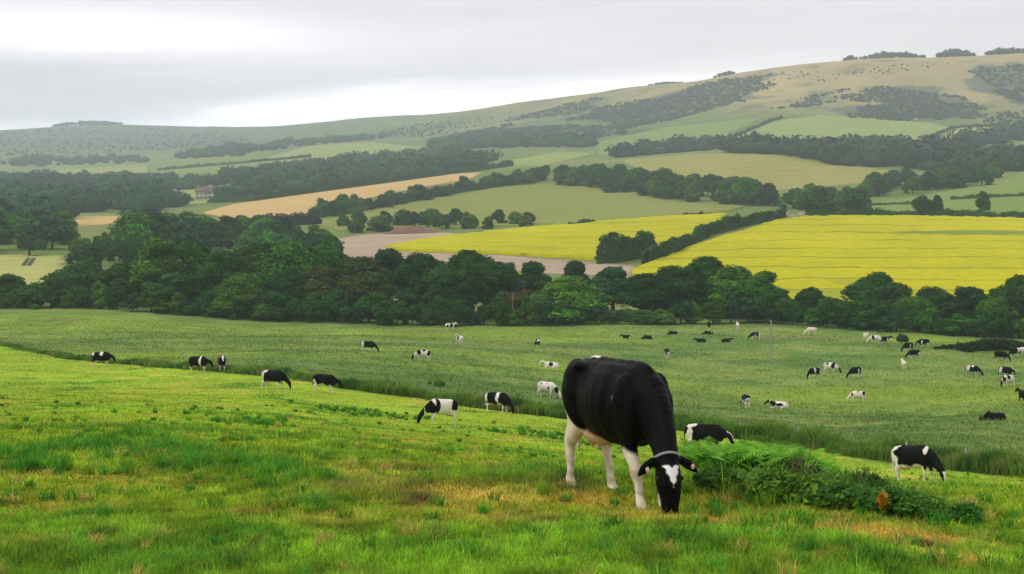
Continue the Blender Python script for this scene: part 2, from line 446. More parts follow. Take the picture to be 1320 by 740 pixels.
PALE = mat_field('cut_hay', (0.32, 0.34, 0.10), (0.38, 0.37, 0.12), (0.26, 0.29, 0.09), 14, 0.12, 0.3, 0.03, 0.8)
SOIL = mat_field('bare_soil', (0.44, 0.32, 0.24), (0.30, 0.25, 0.15), (0.24, 0.19, 0.13), 9, 0.2, 0.2, 0.05, 0.8, (0.14, 0.13, 0.07), 0.5)
GREEN = mat_field('grass_ley', (0.14, 0.215, 0.045), (0.18, 0.225, 0.055), None, nscale=0.015, fine=0.4)
GREEN2 = mat_field('grass_ley_pale', (0.20, 0.255, 0.06), (0.25, 0.27, 0.075), None, nscale=0.012, fine=0.4)
DRYF = mat_field('dry_ley', (0.36, 0.31, 0.10), (0.30, 0.28, 0.09), None, nscale=0.012, fine=0.4)

field('hay_field', [(-160, 332), (-60, 331), (30, 329), (82, 330), (86, 345), (70, 378), (-60, 384), (-160, 388)], PALE, 0.3)
field('wheat_field', [(80, 283), (110, 280), (152, 279), (150, 289), (110, 292), (82, 292)], WHEAT, 0.4)
field('wheat_field', [(262, 275), (300, 264), (430, 246), (520, 234), (590, 224), (622, 223), (606, 231), (500, 250), (420, 272), (362, 281), (300, 283)], WHEAT, 0.5)
field('grass_field', [(335, 284), (390, 276), (430, 279), (410, 292), (330, 297)], GREEN, 0.3)
field('barley_field', [(405, 289), (480, 270), (600, 249), (690, 236), (760, 240), (900, 258), (962, 266), (940, 273), (800, 285), (700, 290), (600, 294), (440, 299)], BARLEY, 0.5)
field('bare_soil', [(436, 308), (475, 302), (560, 299), (606, 302), (530, 313), (500, 324), (650, 330), (770, 338.5), (822, 344), (815, 358), (700, 352), (560, 342), (440, 332)], SOIL, 0.15)
field('rapeseed_field', [(498, 320), (560, 308), (700, 293), (860, 281), (937, 277), (917, 296), (842, 321), (790, 334), (770, 336), (640, 328), (520, 324)], RAPE2, 1.0, rough=0.5)
field('rapeseed_field', [(815, 352), (900, 317), (1000, 287), (1040, 281), (1180, 281), (1320, 284), (1480, 287), (1560, 400), (1320, 396), (822, 396)], RAPE, 1.1, rough=0.5)
field('barley_field', [(800, 207), (900, 199), (960, 197.5), (1040, 205), (1152, 222), (1134, 235), (1020, 245), (920, 245), (840, 226)], BARLEY2, 0.5)
field('grass_field', [(1105, 264), (1200, 251), (1320, 226), (1480, 222), (1560, 272), (1320, 274), (1110, 274)], GREEN, 0.3)
field('grass_field', [(766, 184), (860, 164), (985, 151), (930, 178), (860, 191), (800, 202), (770, 200)], GREEN, 0.4)
field('barley_field', [(930, 186), (1000, 156), (1060, 148.5), (1200, 159), (1226, 165), (1195, 181), (1050, 189)], GREEN2, 0.4)
field('dry_grass_field', [(1194, 182), (1240, 165), (1310, 163), (1258, 190)], DRYF, 0.4)
field('grass_field', [(1262, 198), (1330, 182), (1480, 178), (1480, 205), (1320, 204)], GREEN2, 0.4)
field('grass_field', [(626, 213), (720, 196), (768, 198), (700, 214)], GREEN2, 0.4)
field('grass_field', [(345, 203), (400, 188), (480, 184), (548, 190), (430, 206)], GREEN2, 0.4)
field('grass_field', [(190, 222), (300, 211), (395, 203), (390, 208), (240, 226)], GREEN, 0.4)
field('grass_field', [(60, 219), (190, 213), (190, 222), (60, 228)], GREEN2, 0.4)
field('grass_field', [(234, 246), (298, 240), (300, 260), (200, 268)], GREEN2, 0.4)

# ------------------------------------------------------------------ sky, sun, camera
SUN_EL, SUN_AZ = 50.0, -98.0       # azimuth from +Y, negative = left
def build_sky():
    w = bpy.data.worlds.new('World'); scene.world = w; w.use_nodes = True
    nt = w.node_tree; nt.nodes.clear()
    out = nt.nodes.new('ShaderNodeOutputWorld')
    sky = N(nt, 'ShaderNodeTexSky', sky_type='NISHITA', sun_disc=False)
    sky.sun_elevation = R(SUN_EL); sky.sun_rotation = R(SUN_AZ)
    sky.air_density = 1.0; sky.dust_density = 2.0
    b1 = N(nt, 'ShaderNodeBackground'); b1.inputs[1].default_value = 0.1
    nt.links.new(sky.outputs[0], b1.inputs[0])
    tc = N(nt, 'ShaderNodeTexCoord')
    sep = N(nt, 'ShaderNodeSeparateXYZ'); nt.links.new(tc.outputs['Generated'], sep.inputs[0])
    x, y, z = sep.outputs
    az = math_node(nt, 'ARCTAN2', x, y)
    el = math_node(nt, 'ARCSINE', z)
    # streaked cloud base: long across, thin in height, sloping slightly
    cmb = N(nt, 'ShaderNodeCombineXYZ')
    nt.links.new(math_node(nt, 'MULTIPLY', az, 3.0), cmb.inputs[0])
    nt.links.new(math_node(nt, 'MULTIPLY', math_node(nt, 'SUBTRACT', el, math_node(nt, 'MULTIPLY', az, 0.04)), 22.0), cmb.inputs[1])
    nz = N(nt, 'ShaderNodeTexNoise'); nz.inputs['Scale'].default_value = 1.0; nz.inputs['Detail'].default_value = 6; nz.inputs['Roughness'].default_value = 0.55
    nt.links.new(cmb.outputs[0], nz.inputs['Vector'])
    n = math_node(nt, 'SUBTRACT', nz.outputs['Fac'], 0.5)
    def blob(a0, e0, ra, re, tilt=0.0):
        da = math_node(nt, 'DIVIDE', math_node(nt, 'SUBTRACT', az, R(a0)), R(ra))
        ee = math_node(nt, 'SUBTRACT', math_node(nt, 'SUBTRACT', el, R(e0)), math_node(nt, 'MULTIPLY', math_node(nt, 'SUBTRACT', az, R(a0)), tilt))
        de = math_node(nt, 'DIVIDE', math_node(nt, 'ADD', ee, math_node(nt, 'MULTIPLY', n, R(3.0))), R(re))
        s = math_node(nt, 'ADD', math_node(nt, 'MULTIPLY', da, da), math_node(nt, 'MULTIPLY', de, de))
        return math_node(nt, 'EXPONENT', math_node(nt, 'MULTIPLY', s, -1.0))
    SKYB = [  # bearing, height, half width, half height, tilt, gain
        (-17.0, 4.4, 10.0, 0.95, -0.03, 0.6),
        (-10.0, 0.75, 14.0, 0.85, 0.10, 1.3),
        (-19.0, 0.9, 9.0, 0.55, 0.0, 1.0),
        (-9.0, 1.5, 6.0, 0.6, 0.08, 0.6),
        (2.0, 1.9, 7.0, 0.6, 0.14, 0.5),
    ]
    v = math_node(nt, 'ADD', math_node(nt, 'MULTIPLY', n, 0.55), SKY_BASE)
    for a0, e0, ra, re, tl, g in SKYB:
        v = math_node(nt, 'ADD', v, math_node(nt, 'MULTIPLY', blob(a0, e0, ra, re, tl), g))
    # overcast is brighter high overhead
    v = math_node(nt, 'ADD', v, math_node(nt, 'MULTIPLY', math_node(nt, 'MAXIMUM', math_node(nt, 'SUBTRACT', z, 0.15), 0.0), 0.35))
    b2 = N(nt, 'ShaderNodeBackground'); b2.inputs[0].default_value = (1.0, 0.965, 1.0, 1)
    nt.links.new(v, b2.inputs[1])
    mx = N(nt, 'ShaderNodeMixShader'); mx.inputs[0].default_value = 0.92
    nt.links.new(b1.outputs[0], mx.inputs[1]); nt.links.new(b2.outputs[0], mx.inputs[2])
    nt.links.new(mx.outputs[0], out.inputs[0])
SKY_BASE = 0.95
build_sky()
sl = bpy.data.lights.new('sun', 'SUN'); sl.energy = 1.5; sl.angle = R(14); sl.color = (1.0, 0.96, 0.88)
so = bpy.data.objects.new('sun', sl); COL.objects.link(so)
sd = Vector((math.sin(R(SUN_AZ)) * math.cos(R(SUN_EL)), math.cos(R(SUN_AZ)) * math.cos(R(SUN_EL)), math.sin(R(SUN_EL))))
so.rotation_euler = (-sd).to_track_quat('-Z', 'Y').to_euler(); so.location = sd * 50

cam = bpy.data.cameras.new('camera'); cam.sensor_width = 36; cam.lens = 36 * F / 1320
cam.shift_y = -(370 - HY) / 1320; cam.clip_start = 0.1; cam.clip_end = 20000
co = bpy.data.objects.new('camera', cam); COL.objects.link(co); co.location = (0, 0, 0); co.rotation_euler = (R(90), 0, 0)
scene.camera = co

vs = scene.view_settings
scene.display_settings.display_device = 'sRGB'
vs.view_transform = 'Standard'; vs.look = 'None'; vs.exposure = 0.0; vs.gamma = 1.0; vs.use_curve_mapping = False
cy = scene.cycles
cy.max_bounces = 5; cy.diffuse_bounces = 3; cy.glossy_bounces = 2; cy.transmission_bounces = 2; cy.volume_bounces = 1
cy.transparent_max_bounces = 4; cy.use_denoising = True; cy.caustics_reflective = False; cy.caustics_refractive = False

HAZE_DENSITY = 0.00017
def build_haze():
    bm = bmesh.new(); bmesh.ops.create_cube(bm, size=1)
    x = XMAX + 40; y0, y1 = -60, 8900; z0, z1 = ZMIN - 1.0, ZMAX + 22
    for v in bm.verts:
        v.co = ((v.co.x) * 2 * x, y0 + (v.co.y + .5) * (y1 - y0), z0 + (v.co.z + .5) * (z1 - z0))
    me = bpy.data.meshes.new('haze'); bm.to_mesh(me); bm.free()
    m, nt, out = new_mat('valley_air')
    pv = nt.nodes.new('ShaderNodeVolumePrincipled')
    pv.inputs['Color'].default_value = (0.80, 0.91, 1.0, 1); pv.inputs['Density'].default_value = HAZE_DENSITY
    pv.inputs['Anisotropy'].default_value = 0.1
    nt.links.new(pv.outputs[0], out.inputs['Volume'])
    me.materials.append(m)
    tag(link('haze', me), kind='stuff')
build_haze()

# ------------------------------------------------------------------ foliage
_ico = {}
def ico(sub):
    if sub not in _ico:
        bm = bmesh.new(); bmesh.ops.create_icosphere(bm, subdivisions=sub, radius=1)
        bm.verts.ensure_lookup_table()
        _ico[sub] = (np.array([v.co[:] for v in bm.verts]), np.array([[v.index for v in f.verts] for f in bm.faces])); bm.free()
    return _ico[sub]

def rand_dirs(n, rng):
    d = rng.normal(size=(n, 3)); return d / np.linalg.norm(d, axis=1, keepdims=True)

def leaf_quads(P, Nrm, size, rng, aspect=0.75):
    """bent leaf-spray quads at P facing roughly Nrm; returns verts (n*4,3)"""
    n = len(P)
    t = np.cross(Nrm, rand_dirs(n, rng)); t /= (np.linalg.norm(t, axis=1, keepdims=True) + 1e-9)
    b = np.cross(Nrm, t)
    s = np.asarray(size).reshape(-1, 1) * np.ones((n, 1))
    q = np.stack([P - t * s, P + b * s * aspect * 0.8 - t * s * .1, P + t * s, P - b * s * aspect + t * s * .15], 1)
    return q.reshape(-1, 3)

def crown(lobes, n, size, rng, base, tone=0.28, squash=0.85, core=0.80, hole=0.12):
    """leaf sprays over a union of lobes (cx,cy,cz,r), with a leafy core behind them"""
    L = np.array(lobes, float)
    w = L[:, 3] ** 2; w /= w.sum()
    k = rng.choice(len(L), n * 2, p=w)
    d = rand_dirs(n * 2, rng)
    d[:, 2] = np.where(rng.random(n * 2) < 0.35, np.abs(d[:, 2]), d[:, 2])
    rr = L[k, 3] * (1 + 0.30 * (rng.random(n * 2) - 0.62)) * (1 + 0.20 * np.sin(d[:, 0] * 5 + k) * np.cos(d[:, 2] * 4 + 2 * k) )
    P = L[k, :3] + d * rr[:, None] * np.array([1, 1, squash])
    # drop sprays buried inside another lobe
    dist = np.full(n * 2, 9.0)
    for i in range(len(L)):
        q = np.linalg.norm((P - L[i, :3]) / np.array([1, 1, squash]), axis=1) / L[i, 3]
        q[k == i] = 9
        dist = np.minimum(dist, q)
    keep = np.where((dist > 0.82) & (P[:, 2] > 0.05))[0][:n]
    P = P[keep]; d = d[keep]; k = k[keep]
    Nn = d + 0.75 * rand_dirs(len(P), rng) + np.array([0, 0, .35]); Nn /= np.linalg.norm(Nn, axis=1, keepdims=True)
    sz = size * (0.55 + 0.9 * rng.random(len(P)))
    V = leaf_quads(P, Nn, sz, rng)
    lt = 1 + tone * (rng.random(len(L)) - .5) * 2
    fl = rng.random(len(P))
    c = np.array(base)[None] * lt[k][:, None] * (0.55 + 0.95 * fl)[:, None]
    c = c * (1 + np.c_[0.25 * (fl - .5), 0.1 * (fl - .5), -0.2 * (fl - .5)])
    C = np.repeat(c, 4, axis=0)
    Fq = np.arange(len(V)).reshape(-1, 4)
    # core
    iv, if_ = ico(2)
    cv = []; cf = []; cc = []; o = len(V)
    for i in range(len(L)):
        r = L[i, 3] * core * (1 + 0.25 * np.array([mnoise.noise(Vector(p * 2.2 + i * 3.1)) for p in iv]))
        p = L[i, :3] + iv * r[:, None] * np.array([1, 1, squash]); p[:, 2] = np.maximum(p[:, 2], 0.05)
        cv.append(p); cf.append(if_ + o); o += len(iv); cc.append(np.tile(np.array(base) * lt[i] * 0.9, (len(iv), 1)))
    return np.r_[V, np.concatenate(cv)], [Fq, np.concatenate(cf)], np.r_[C, np.concatenate(cc)]

def tube_mesh(pts, rad, nseg=8):
    pts = np.array(pts, float); n = len(pts)
    V = []; Fc = []
    for i in range(n):
        t = pts[min(i + 1, n - 1)] - pts[max(i - 1, 0)]; t /= np.linalg.norm(t)
        s = np.cross(t, [0.3, 1, 0.1]); s /= np.linalg.norm(s); u = np.cross(t, s)
        for j in range(nseg):
            a = 2 * math.pi * j / nseg
            V.append(pts[i] + rad[i] * (math.cos(a) * s + math.sin(a) * u))
    for i in range(n - 1):
        for j in range(nseg):
            j2 = (j + 1) % nseg
            Fc.append((i * nseg + j, i * nseg + j2, (i + 1) * nseg + j2, (i + 1) * nseg + j))
    return np.array(V), np.array(Fc)

G_DARK = (0.023, 0.086, 0.009); G_MID = (0.046, 0.138, 0.010); G_BRIGHT = (0.065, 0.20, 0.011); G_OLIVE = (0.062, 0.092, 0.014); G_BLUE = (0.020, 0.070, 0.022); G_GOLD = (0.10, 0.085, 0.03)

def tree_lobes(rng, h, w, low=0.12, n=15):
    """billowing crown filling (height h, half-width w)"""
    L = [(0, 0, h * 0.55, w * 0.62)]
    for i in range(n):
        a = rng.random() * 2 * math.pi; t = rng.random() ** 0.8
        z = h * (low * .6 + 0.82 * t)
        env = w * (math.sin(math.pi * min(0.97, 0.34 + 0.60 * t)) ** 0.7)
        r = w * (0.26 + 0.20 * rng.random()) * (1 - 0.25 * t)
        rad = max(0.0, env - r * 0.75) * (0.6 + 0.4 * rng.random())
        L.append((rad * math.cos(a), rad * math.sin(a), min(z, h - r * 0.8), r))
    L.append((rng.normal() * w * .15, rng.normal() * w * .15, h - w * 0.30, w * 0.33))
    return L

def make_tree_proto(seed, base, n=5200, h=1.0, w=0.42, size=0.021, low=0.12, nl=15):
    """unit-height tree meshes: crown, trunk"""
    rng = np.random.default_rng(seed)
    V, Fc, C = crown(tree_lobes(rng, h, w, low, nl), n, size, rng, base)
    cm = np_mesh('crown', V, Fc, M_LEAF, C)
    tv, tf = tube_mesh([(0, 0, -.06), (0.004, 0, .1), (0.01, 0.01, .28), (0.0, 0.0, .55), (0.02, 0, .8)], [.040, .028, .022, .015, .006])
    vs_, fs_ = [tv], [tf]; o = len(tv)
    for i in range(5):
        a = i * 2.4 + seed; z0 = .2 + .09 * i
        bv, bf = tube_mesh([(0, 0, z0), (.12 * math.cos(a), .12 * math.sin(a), z0 + .1), (.26 * math.cos(a), .26 * math.sin(a), z0 + .22)], [.012, .009, .004], 6)
        vs_.append(bv); fs_.append(bf + o); o += len(bv)
    tm = np_mesh('trunk', np.concatenate(vs_), np.concatenate(fs_), M_BARK, smooth=True)
    return cm, tm

BELT = [make_tree_proto(s, b, 7800, w=w, low=lo, nl=nl) for s, b, w, lo, nl in (
    (1, G_DARK, .48, .08, 18), (2, G_MID, .44, .10, 17), (3, G_DARK, .55, .08, 20), (4, G_BLUE, .42, .10, 16), (5, G_MID, .52, .06, 19), (6, G_DARK, .38, .12, 15))]
BRIGHT = make_tree_proto(21, G_BRIGHT, 7800, w=.56, low=.06, nl=18)
OLIVE = make_tree_proto(22, G_OLIVE, 7800, w=.50, low=.06, nl=18)
GOLD = make_tree_proto(23, G_GOLD, 3500, w=.45, low=.10, nl=12)
def make_mid_proto(seed, base, n=1500, w=.5, low=.05, nl=11, size=0.042):
    rng = np.random.default_rng(seed)
    V, Fc, C = crown(tree_lobes(rng, 1.0, w, low, nl), n, size, rng, base)
    tv, tf = tube_mesh([(0, 0, -.06), (0, 0, .2), (0, 0, .5)], [.035, .028, .018], 6)
    Fc = Fc + [tf + len(V)]; C = np.r_[C, np.tile((.05, .04, .03), (len(tv), 1))]
    return np_mesh('tree', np.r_[V, tv], Fc, M_LEAF, C)
MID = [make_mid_proto(40 + i, b, w=w) for i, (b, w) in enumerate(((G_DARK, .52), (G_MID, .48), (G_BLUE, .55), (G_DARK, .6), (G_BLUE, .46), (G_MID, .58), (G_OLIVE, .5)))]

def tree_full(proto, px, top, Y, width=None, label=None, group='trees in the belt along the bottom of the cow pasture', rz=None, name='broadleaf_tree'):
    p = at_dist(px, Y)
    ztop = -(top - HY) / F * Y
    h = max(3.0, ztop - p[2])
    e = empty(name, p)
    w = (width / F * Y / 2 / 0.46) if width else h * random.uniform(.95, 1.2)
    e.scale = (w, w, h); e.rotation_euler = (0, 0, random.uniform(0, 6.28) if rz is None else rz)
    link('crown', proto[0], e); link('trunk', proto[1], e)
    tag(e, label or 'dark green broadleaf tree packed into the belt of trees below the cow pasture', 'tree', group)
    return e

NTREE = 0
def belt_Y(px):      # far edge of the pasture
    return float(np.interp(px, [-150, 0, 150, 330, 500, 660, 820, 990, 1150, 1320, 1480], [300, 288, 281, 270, 264, 260, 262, 264, 258, 243, 236]))

LG = 'dark green broadleaf tree packed into the belt of trees below the cow pasture'
BELT_LIST = [  # px, top row, extra distance, width px, prototype, label
 (14, 352, 3, 62, 1, 'small dark tree at the left end of the tree belt, below the pale hay field'),
 (-60, 360, 6, 80, 0, None),
 (75, 352, 14, 60, 3, 'narrow dark tree beside the pale hay field, first of the tall belt trees'),
 (108, 336, 8, 96, 2, 'broad round-topped dark tree just past the pale hay field'),
 (160, 338, 12, 90, 0, None), (205, 306, 16, 110, 1, 'tallest dome of the belt, leafy mid-green tree behind the bushy front trees'),
 (246, 312, 22, 100, 4, None), (225, 352, 2, 110, 5, None), (290, 322, 10, 105, 0, None), (330, 314, 24, 95, 2, None), (322, 352, 3, 100, 4, None), (378, 311, 20, 110, 4, None), (365, 348, 4, 100, 0, None),
 (424, 306, 26, 90, 1, 'tall fresh green tree of the belt, below the pink bare soil'),
 (415, 344, 8, 96, 'O', 'olive-brown tree amid darker green ones in the belt, below the bare soil'),
 (470, 331, 12, 110, 'O', 'wide olive-tinted tree of the belt with a domed crown'),
 (500, 320, 22, 90, 3, None), (545, 326, 14, 104, 0, None), (606, 322, 10, 120, 2, 'big dark dome of the belt under the pinkish soil strip'),
 (575, 350, 3, 90, 5, None), (645, 338, 18, 90, 3, None), (688, 337, 24, 80, 5, None),
 (668, 372, 8, 60, 'G', 'small golden-brown tree behind the pale pole in the tree belt'),
 (733, 356, 3, 108, 'B', 'bright green round tree in front of the belt, below the soil strip'),
 (742, 336, 26, 70, 5, None), (790, 344, 16, 96, 3, None), (830, 352, 8, 100, 0, None), (870, 342, 14, 90, 2, None), (908, 330, 18, 90, 0, 'tall dark tree rising in front of the big yellow field, near its lower corner'),
 (945, 344, 9, 96, 4, None), (975, 350, 5, 76, 1, 'bushy tree with a rounded top beside the wooden pole, under the yellow field'),
 (1005, 372, 3, 70, 5, None), (1046, 371, 8, 62, 0, 'low dark tree between two taller ones along the lower edge of the yellow field'),
 (1085, 384, 4, 76, 1, None), (1131, 350, 8, 84, 2, 'tallest tree of the belt under the yellow field, with gaps in its domed crown'),
 (1175, 382, 4, 74, 4, None), (1205, 370, 12, 80, 0, None), (1250, 369, 12, 84, 3, None), (1228, 390, 3, 70, 5, None), (1285, 380, 4, 70, 1, None), (1314, 354, 8, 76, 2, 'tall tree at the far right end of the belt'),
 (1352, 372, 6, 90, 0, None), (1410, 366, 8, 100, 4, None),
]
for i, (px, top, dY, wpx, pr, lab) in enumerate(BELT_LIST):
    proto = {'B': BRIGHT, 'O': OLIVE, 'G': GOLD}.get(pr) or BELT[pr]
    tree_full(proto, px, top, belt_Y(px) + 5 + dY, wpx, lab, group=None if lab else 'trees in the belt along the bottom of the cow pasture')
# lower bushes filling the foot of the belt
rg = random.Random(3)
px = -100
while px < 1440:
    Yb = belt_Y(px) + rg.uniform(1.5, 4)
    g = at_dist(px, Yb)
    top_px = (HY - g[2] * F / Yb) - rg.uniform(18, 40)
    o = link('understorey_bush', MID[rg.choice([0, 0, 3, 4, 1])])
    h = rg.uniform(2.6, 6.5); w = rg.uniform(5, 8.5)
    o.location = g; o.scale = (w, w * .8, h); o.rotation_euler = (0, 0, rg.uniform(0, 6))
    tag(o, 'low dark bush filling the foot of the tree belt along the cow pasture', 'bush', 'bushes along the foot of the tree belt')
    px += rg.uniform(15, 24)

# ------------------------------------------------------------------ woods and copses in the middle distance
def scatter_in(pix, n, rng, dmin=6.0, fray=0.0):
    A = np.array(world_poly(pix, 10)); x0, y0 = A.min(0); x1, y1 = A.max(0)
    out = []; tries = 0
    while len(out) < n and tries < n * 60:
        tries += 1
        x = rng.uniform(x0, x1); y = rng.uniform(y0, y1)
        u, w_ = (x + fray * float(fbm(x / 70., y / 70., 5, 3)), y + fray * float(fbm(x / 70., y / 70., 6, 3))) if fray else (x, y)
        if not in_poly(np.array([u]), np.array([w_]), A)[0]: continue
        if any((x - a) ** 2 + (y - b) ** 2 < dmin ** 2 for a, b in out): continue
        out.append((x, y))
    return out
MIDCOUNT = 0
def wood(pix, n, hrange, label, group, seed, protos=MID, dmin=6.0, wide=(1.0, 1.5)):
    global MIDCOUNT
    rng = random.Random(seed)
    for x, y in scatter_in(pix, n, rng, dmin):
        h = rng.uniform(*hrange)
        o = link('broadleaf_tree', rng.choice(protos))
        o.location = (x, y, float(T(x, y)) - .2); w = h * rng.uniform(*wide)
        o.scale = (w, w, h); o.rotation_euler = (0, 0, rng.uniform(0, 6.28))
        tag(o, label, 'tree', group); MIDCOUNT += 1
DK = [MID[0], MID[3], MID[2], MID[1]]
wood([(-60, 332), (80, 330), (92, 312), (60, 300), (-60, 300)], 20, (10, 17), 'dark tree of the left wood, just above the pale hay field', 'trees above the hay field', 1, MID[:6], dmin=8)
wood([(92, 346), (165, 340), (165, 316), (100, 320)], 12, (4.5, 7), 'tree of the low wood between the belt and the ripe wheat strips', 'trees of the low wood behind the belt', 2, MID[:6], dmin=6, wide=(1.1, 1.6))
wood([(165, 340), (265, 330), (265, 310), (170, 306)], 26, (9, 13.5), 'tree of the low wood between the belt and the ripe wheat strips', 'trees of the low wood behind the belt', 12, MID[:6], dmin=6.5, wide=(1.0, 1.5))
wood([(265, 334), (430, 332), (430, 316), (320, 300), (265, 306)], 32, (5.5, 9.5), 'tree of the low wood between the belt and the ripe wheat strips', 'trees of the low wood behind the belt', 13, MID[:6], dmin=6.5, wide=(1.1, 1.6))
wood([(430, 302), (560, 297), (712, 294), (712, 289), (560, 288), (440, 292)], 24, (4, 8.5), 'small tree of the thicket between the bare soil and the barley hill', 'trees of the thicket below the barley hill', 3, dmin=5)
wood([(402, 280), (480, 266), (600, 243), (700, 228), (706, 234), (600, 250), (480, 272), (404, 286)], 40, (6, 11), 'tree of the long slanting row between wheat field and barley hill', 'trees of the slanting row above the barley hill', 4, DK, dmin=5)
hedge_later = 1
wood([(712, 236), (735, 230), (800, 238), (900, 250), (1008, 262), (1004, 270), (900, 262), (800, 250), (740, 243)], 56, (10, 16), 'dark tree of the copse on the far side of the barley hill', 'trees of the copse behind the barley hill', 5, DK, dmin=5, wide=(1.0, 1.4))
wood([(1008, 280), (1030, 277), (1112, 276), (1112, 266), (1040, 262), (1012, 268)], 14, (8, 13), 'big dark tree of the clump at the top corner of the yellow field', 'trees at the top corner of the yellow field', 6, DK, dmin=6)
wood([(1105, 256), (1180, 250), (1282, 238), (1282, 228), (1200, 232), (1110, 246)], 26, (8, 13), 'tree of the wood between the pale green hillside field and the hedged right-hand fields', 'trees of the wood right of the pale hillside field', 7, DK, dmin=6)
# hedge trees above the yellow field
for px, top, base, w, lab in ((1189, 251, 276, 30, 'round tree in the hedge above the yellow field, wider of the touching pair'), (1208, 251, 275, 22, 'narrower tree of the touching pair in the hedge above the yellow field'), (1267, 246, 275, 26, 'single pale-stemmed tree standing alone in the hedge above the yellow field')):
    Y = 590; p = at_dist(px, Y); h = -(top - HY) / F * Y - p[2]
    e = empty('hedgerow_tree', p); e.scale = (w / F * Y / 1.0, w / F * Y / 1.0, h)
    pr = BELT[random.randrange(3)]
    link('crown', pr[0], e); link('trunk', pr[1], e); tag(e, lab, 'tree')

# ------------------------------------------------------------------ hedges
def hedge(pix, h, w, label, base=G_DARK, density=5.0, size=0.5, seed=0, hv=0.35, step=4):
    rng = np.random.default_rng(seed)
    P = []
    for i in range(len(pix) - 1):
        a, b = np.array(pix[i]), np.array(pix[i + 1]); n = max(1, int(np.linalg.norm(b - a) / step))
        for k in range(n): P.append(ground_at(*(a + (b - a) * k / n)))
    P.append(ground_at(*pix[-1])); P = np.array(P)
    seg = np.linalg.norm(np.diff(P[:, :2], axis=0), axis=1); cum = np.r_[0, np.cumsum(seg)]; Ltot = cum[-1]
    n = int(Ltot * h * density)
    t = rng.random(n) * Ltot
    x = np.interp(t, cum, P[:, 0]); y = np.interp(t, cum, P[:, 1])
    hh = h * (1 + hv * 2.2 * vnoise(t / (2.2 * h), t * 0, seed) + hv * vnoise(t / (.7 * h), t * 0, seed + 1))
    a = rng.random(n) * math.pi; ra = 1 - 0.3 * rng.random(n) ** 2
    off = np.cos(a) * w / 2 * ra; zz = np.abs(np.sin(a)) ** .7 * hh * ra
    x = x + off * .7 + rng.normal(size=n) * .15; y = y + off
    z = T(x, y) + zz
    Nn = np.c_[np.cos(a) * .5, np.cos(a) * .6 - .3, np.sin(a) + .2] + .8 * rand_dirs(n, rng); Nn /= np.linalg.norm(Nn, axis=1, keepdims=True)
    V = leaf_quads(np.c_[x, y, z], Nn, size * (.6 + .8 * rng.random(n)), rng)
    c = np.array(base)[None] * (0.65 + .7 * rng.random(n))[:, None] * (1 + .5 * vnoise(t / 9.0, t * 0 + 3, seed))[:, None]
    # core bank
    ns = max(2, int(Ltot / 3)); tc = np.linspace(0, Ltot, ns); cx = np.interp(tc, cum, P[:, 0]); cyy = np.interp(tc, cum, P[:, 1])
    hc = h * (1 + hv * 2.2 * vnoise(tc / (2.2 * h), tc * 0, seed)) * .85
    cz = T(cx, cyy)
    ring = []
    for aa, hh_ in ((-.42, -.1), (-.36, .7), (0, .98), (.36, .7), (.42, -.1)):
        ring.append(np.c_[cx + aa * w * .7, cyy + aa * w, cz + hh_ * hc])
    CV = np.stack(ring, 1); idx = np.arange(ns * 5).reshape(ns, 5) + len(V)
    cf = np.stack([idx[:-1, :-1], idx[1:, :-1], idx[1:, 1:], idx[:-1, 1:]], -1).reshape(-1, 4)
    me = np_mesh('hedge', np.r_[V, CV.reshape(-1, 3)], [np.arange(len(V)).reshape(-1, 4), cf], M_FAR, np.r_[np.repeat(c, 4, 0), np.tile(np.array(base) * .9, (ns * 5, 1))])
    return tag(link('hedge', me), label, 'hedge')
hedge([(832, 341), (870, 328), (915, 304), (960, 292), (1012, 280)], 4.2, 4, 'thick dark hedge running up between the two yellow fields', seed=1, density=7)
hedge([(778, 340), (805, 337), (838, 331)], 8.0, 8, 'round dark thicket at the lower end of the hedge between the yellow fields', seed=2, density=7, size=.6)
hedge([(1040, 280), (1120, 278), (1220, 278.5), (1330, 281), (1480, 284)], 2.4, 2.5, 'long trimmed hedge along the top of the larger yellow field', seed=3, density=8)
hedge([(1226, 258), (1300, 254), (1400, 251)], 2.2, 2.4, 'short hedge across the green field above the hedgerow trees', seed=4, density=8)
hedge([(1112, 266), (1160, 264), (1172, 264)], 1.6, 2, 'low hedge at the corner of the green field above the yellow field', seed=5, density=8)
hedge([(880, 279), (906, 277)], 1.4, 1.6, 'small clipped bush line at the top edge of the smaller yellow field', seed=6)
hedge([(733, 292), (770, 288)], 1.8, 2, 'short dark scrap of hedge where the smaller yellow field meets the barley hill', seed=7)
hedge([(402, 283), (480, 270), (600, 247), (700, 231)], 5.5, 6, 'tall dense hedge along the foot of the slanting tree row', seed=18, density=4, size=.7)
hedge([(270, 262), (330, 259), (440, 244), (520, 233), (600, 223), (660, 214)], 4.5, 5, 'dark hedge along the upper edge of the slanting wheat field', seed=8, density=3, size=.8)
hedge([(300, 300), (360, 292), (410, 290)], 5, 6, 'dark brownish hedge below the near end of the wheat field', (0.032, 0.034, 0.022), seed=9, density=4, size=.7)
hedge([(930, 184), (965, 169), (990, 158), (1008, 153)], 3.5, 5, 'hedge climbing the down between the two hillside fields', seed=10, density=2.0, size=1.0)
hedge([(1190, 182), (1212, 172), (1230, 165), (1300, 161)], 3.0, 4, 'hedge turning a corner round the dry yellow hillside field', seed=11, density=2.0, size=1.0)
hedge([(205, 220), (300, 212), (400, 203)], 4, 6, 'faint far hedge between the hazy meadows', seed=12, density=1.2, size=1.3, base=G_BLUE)

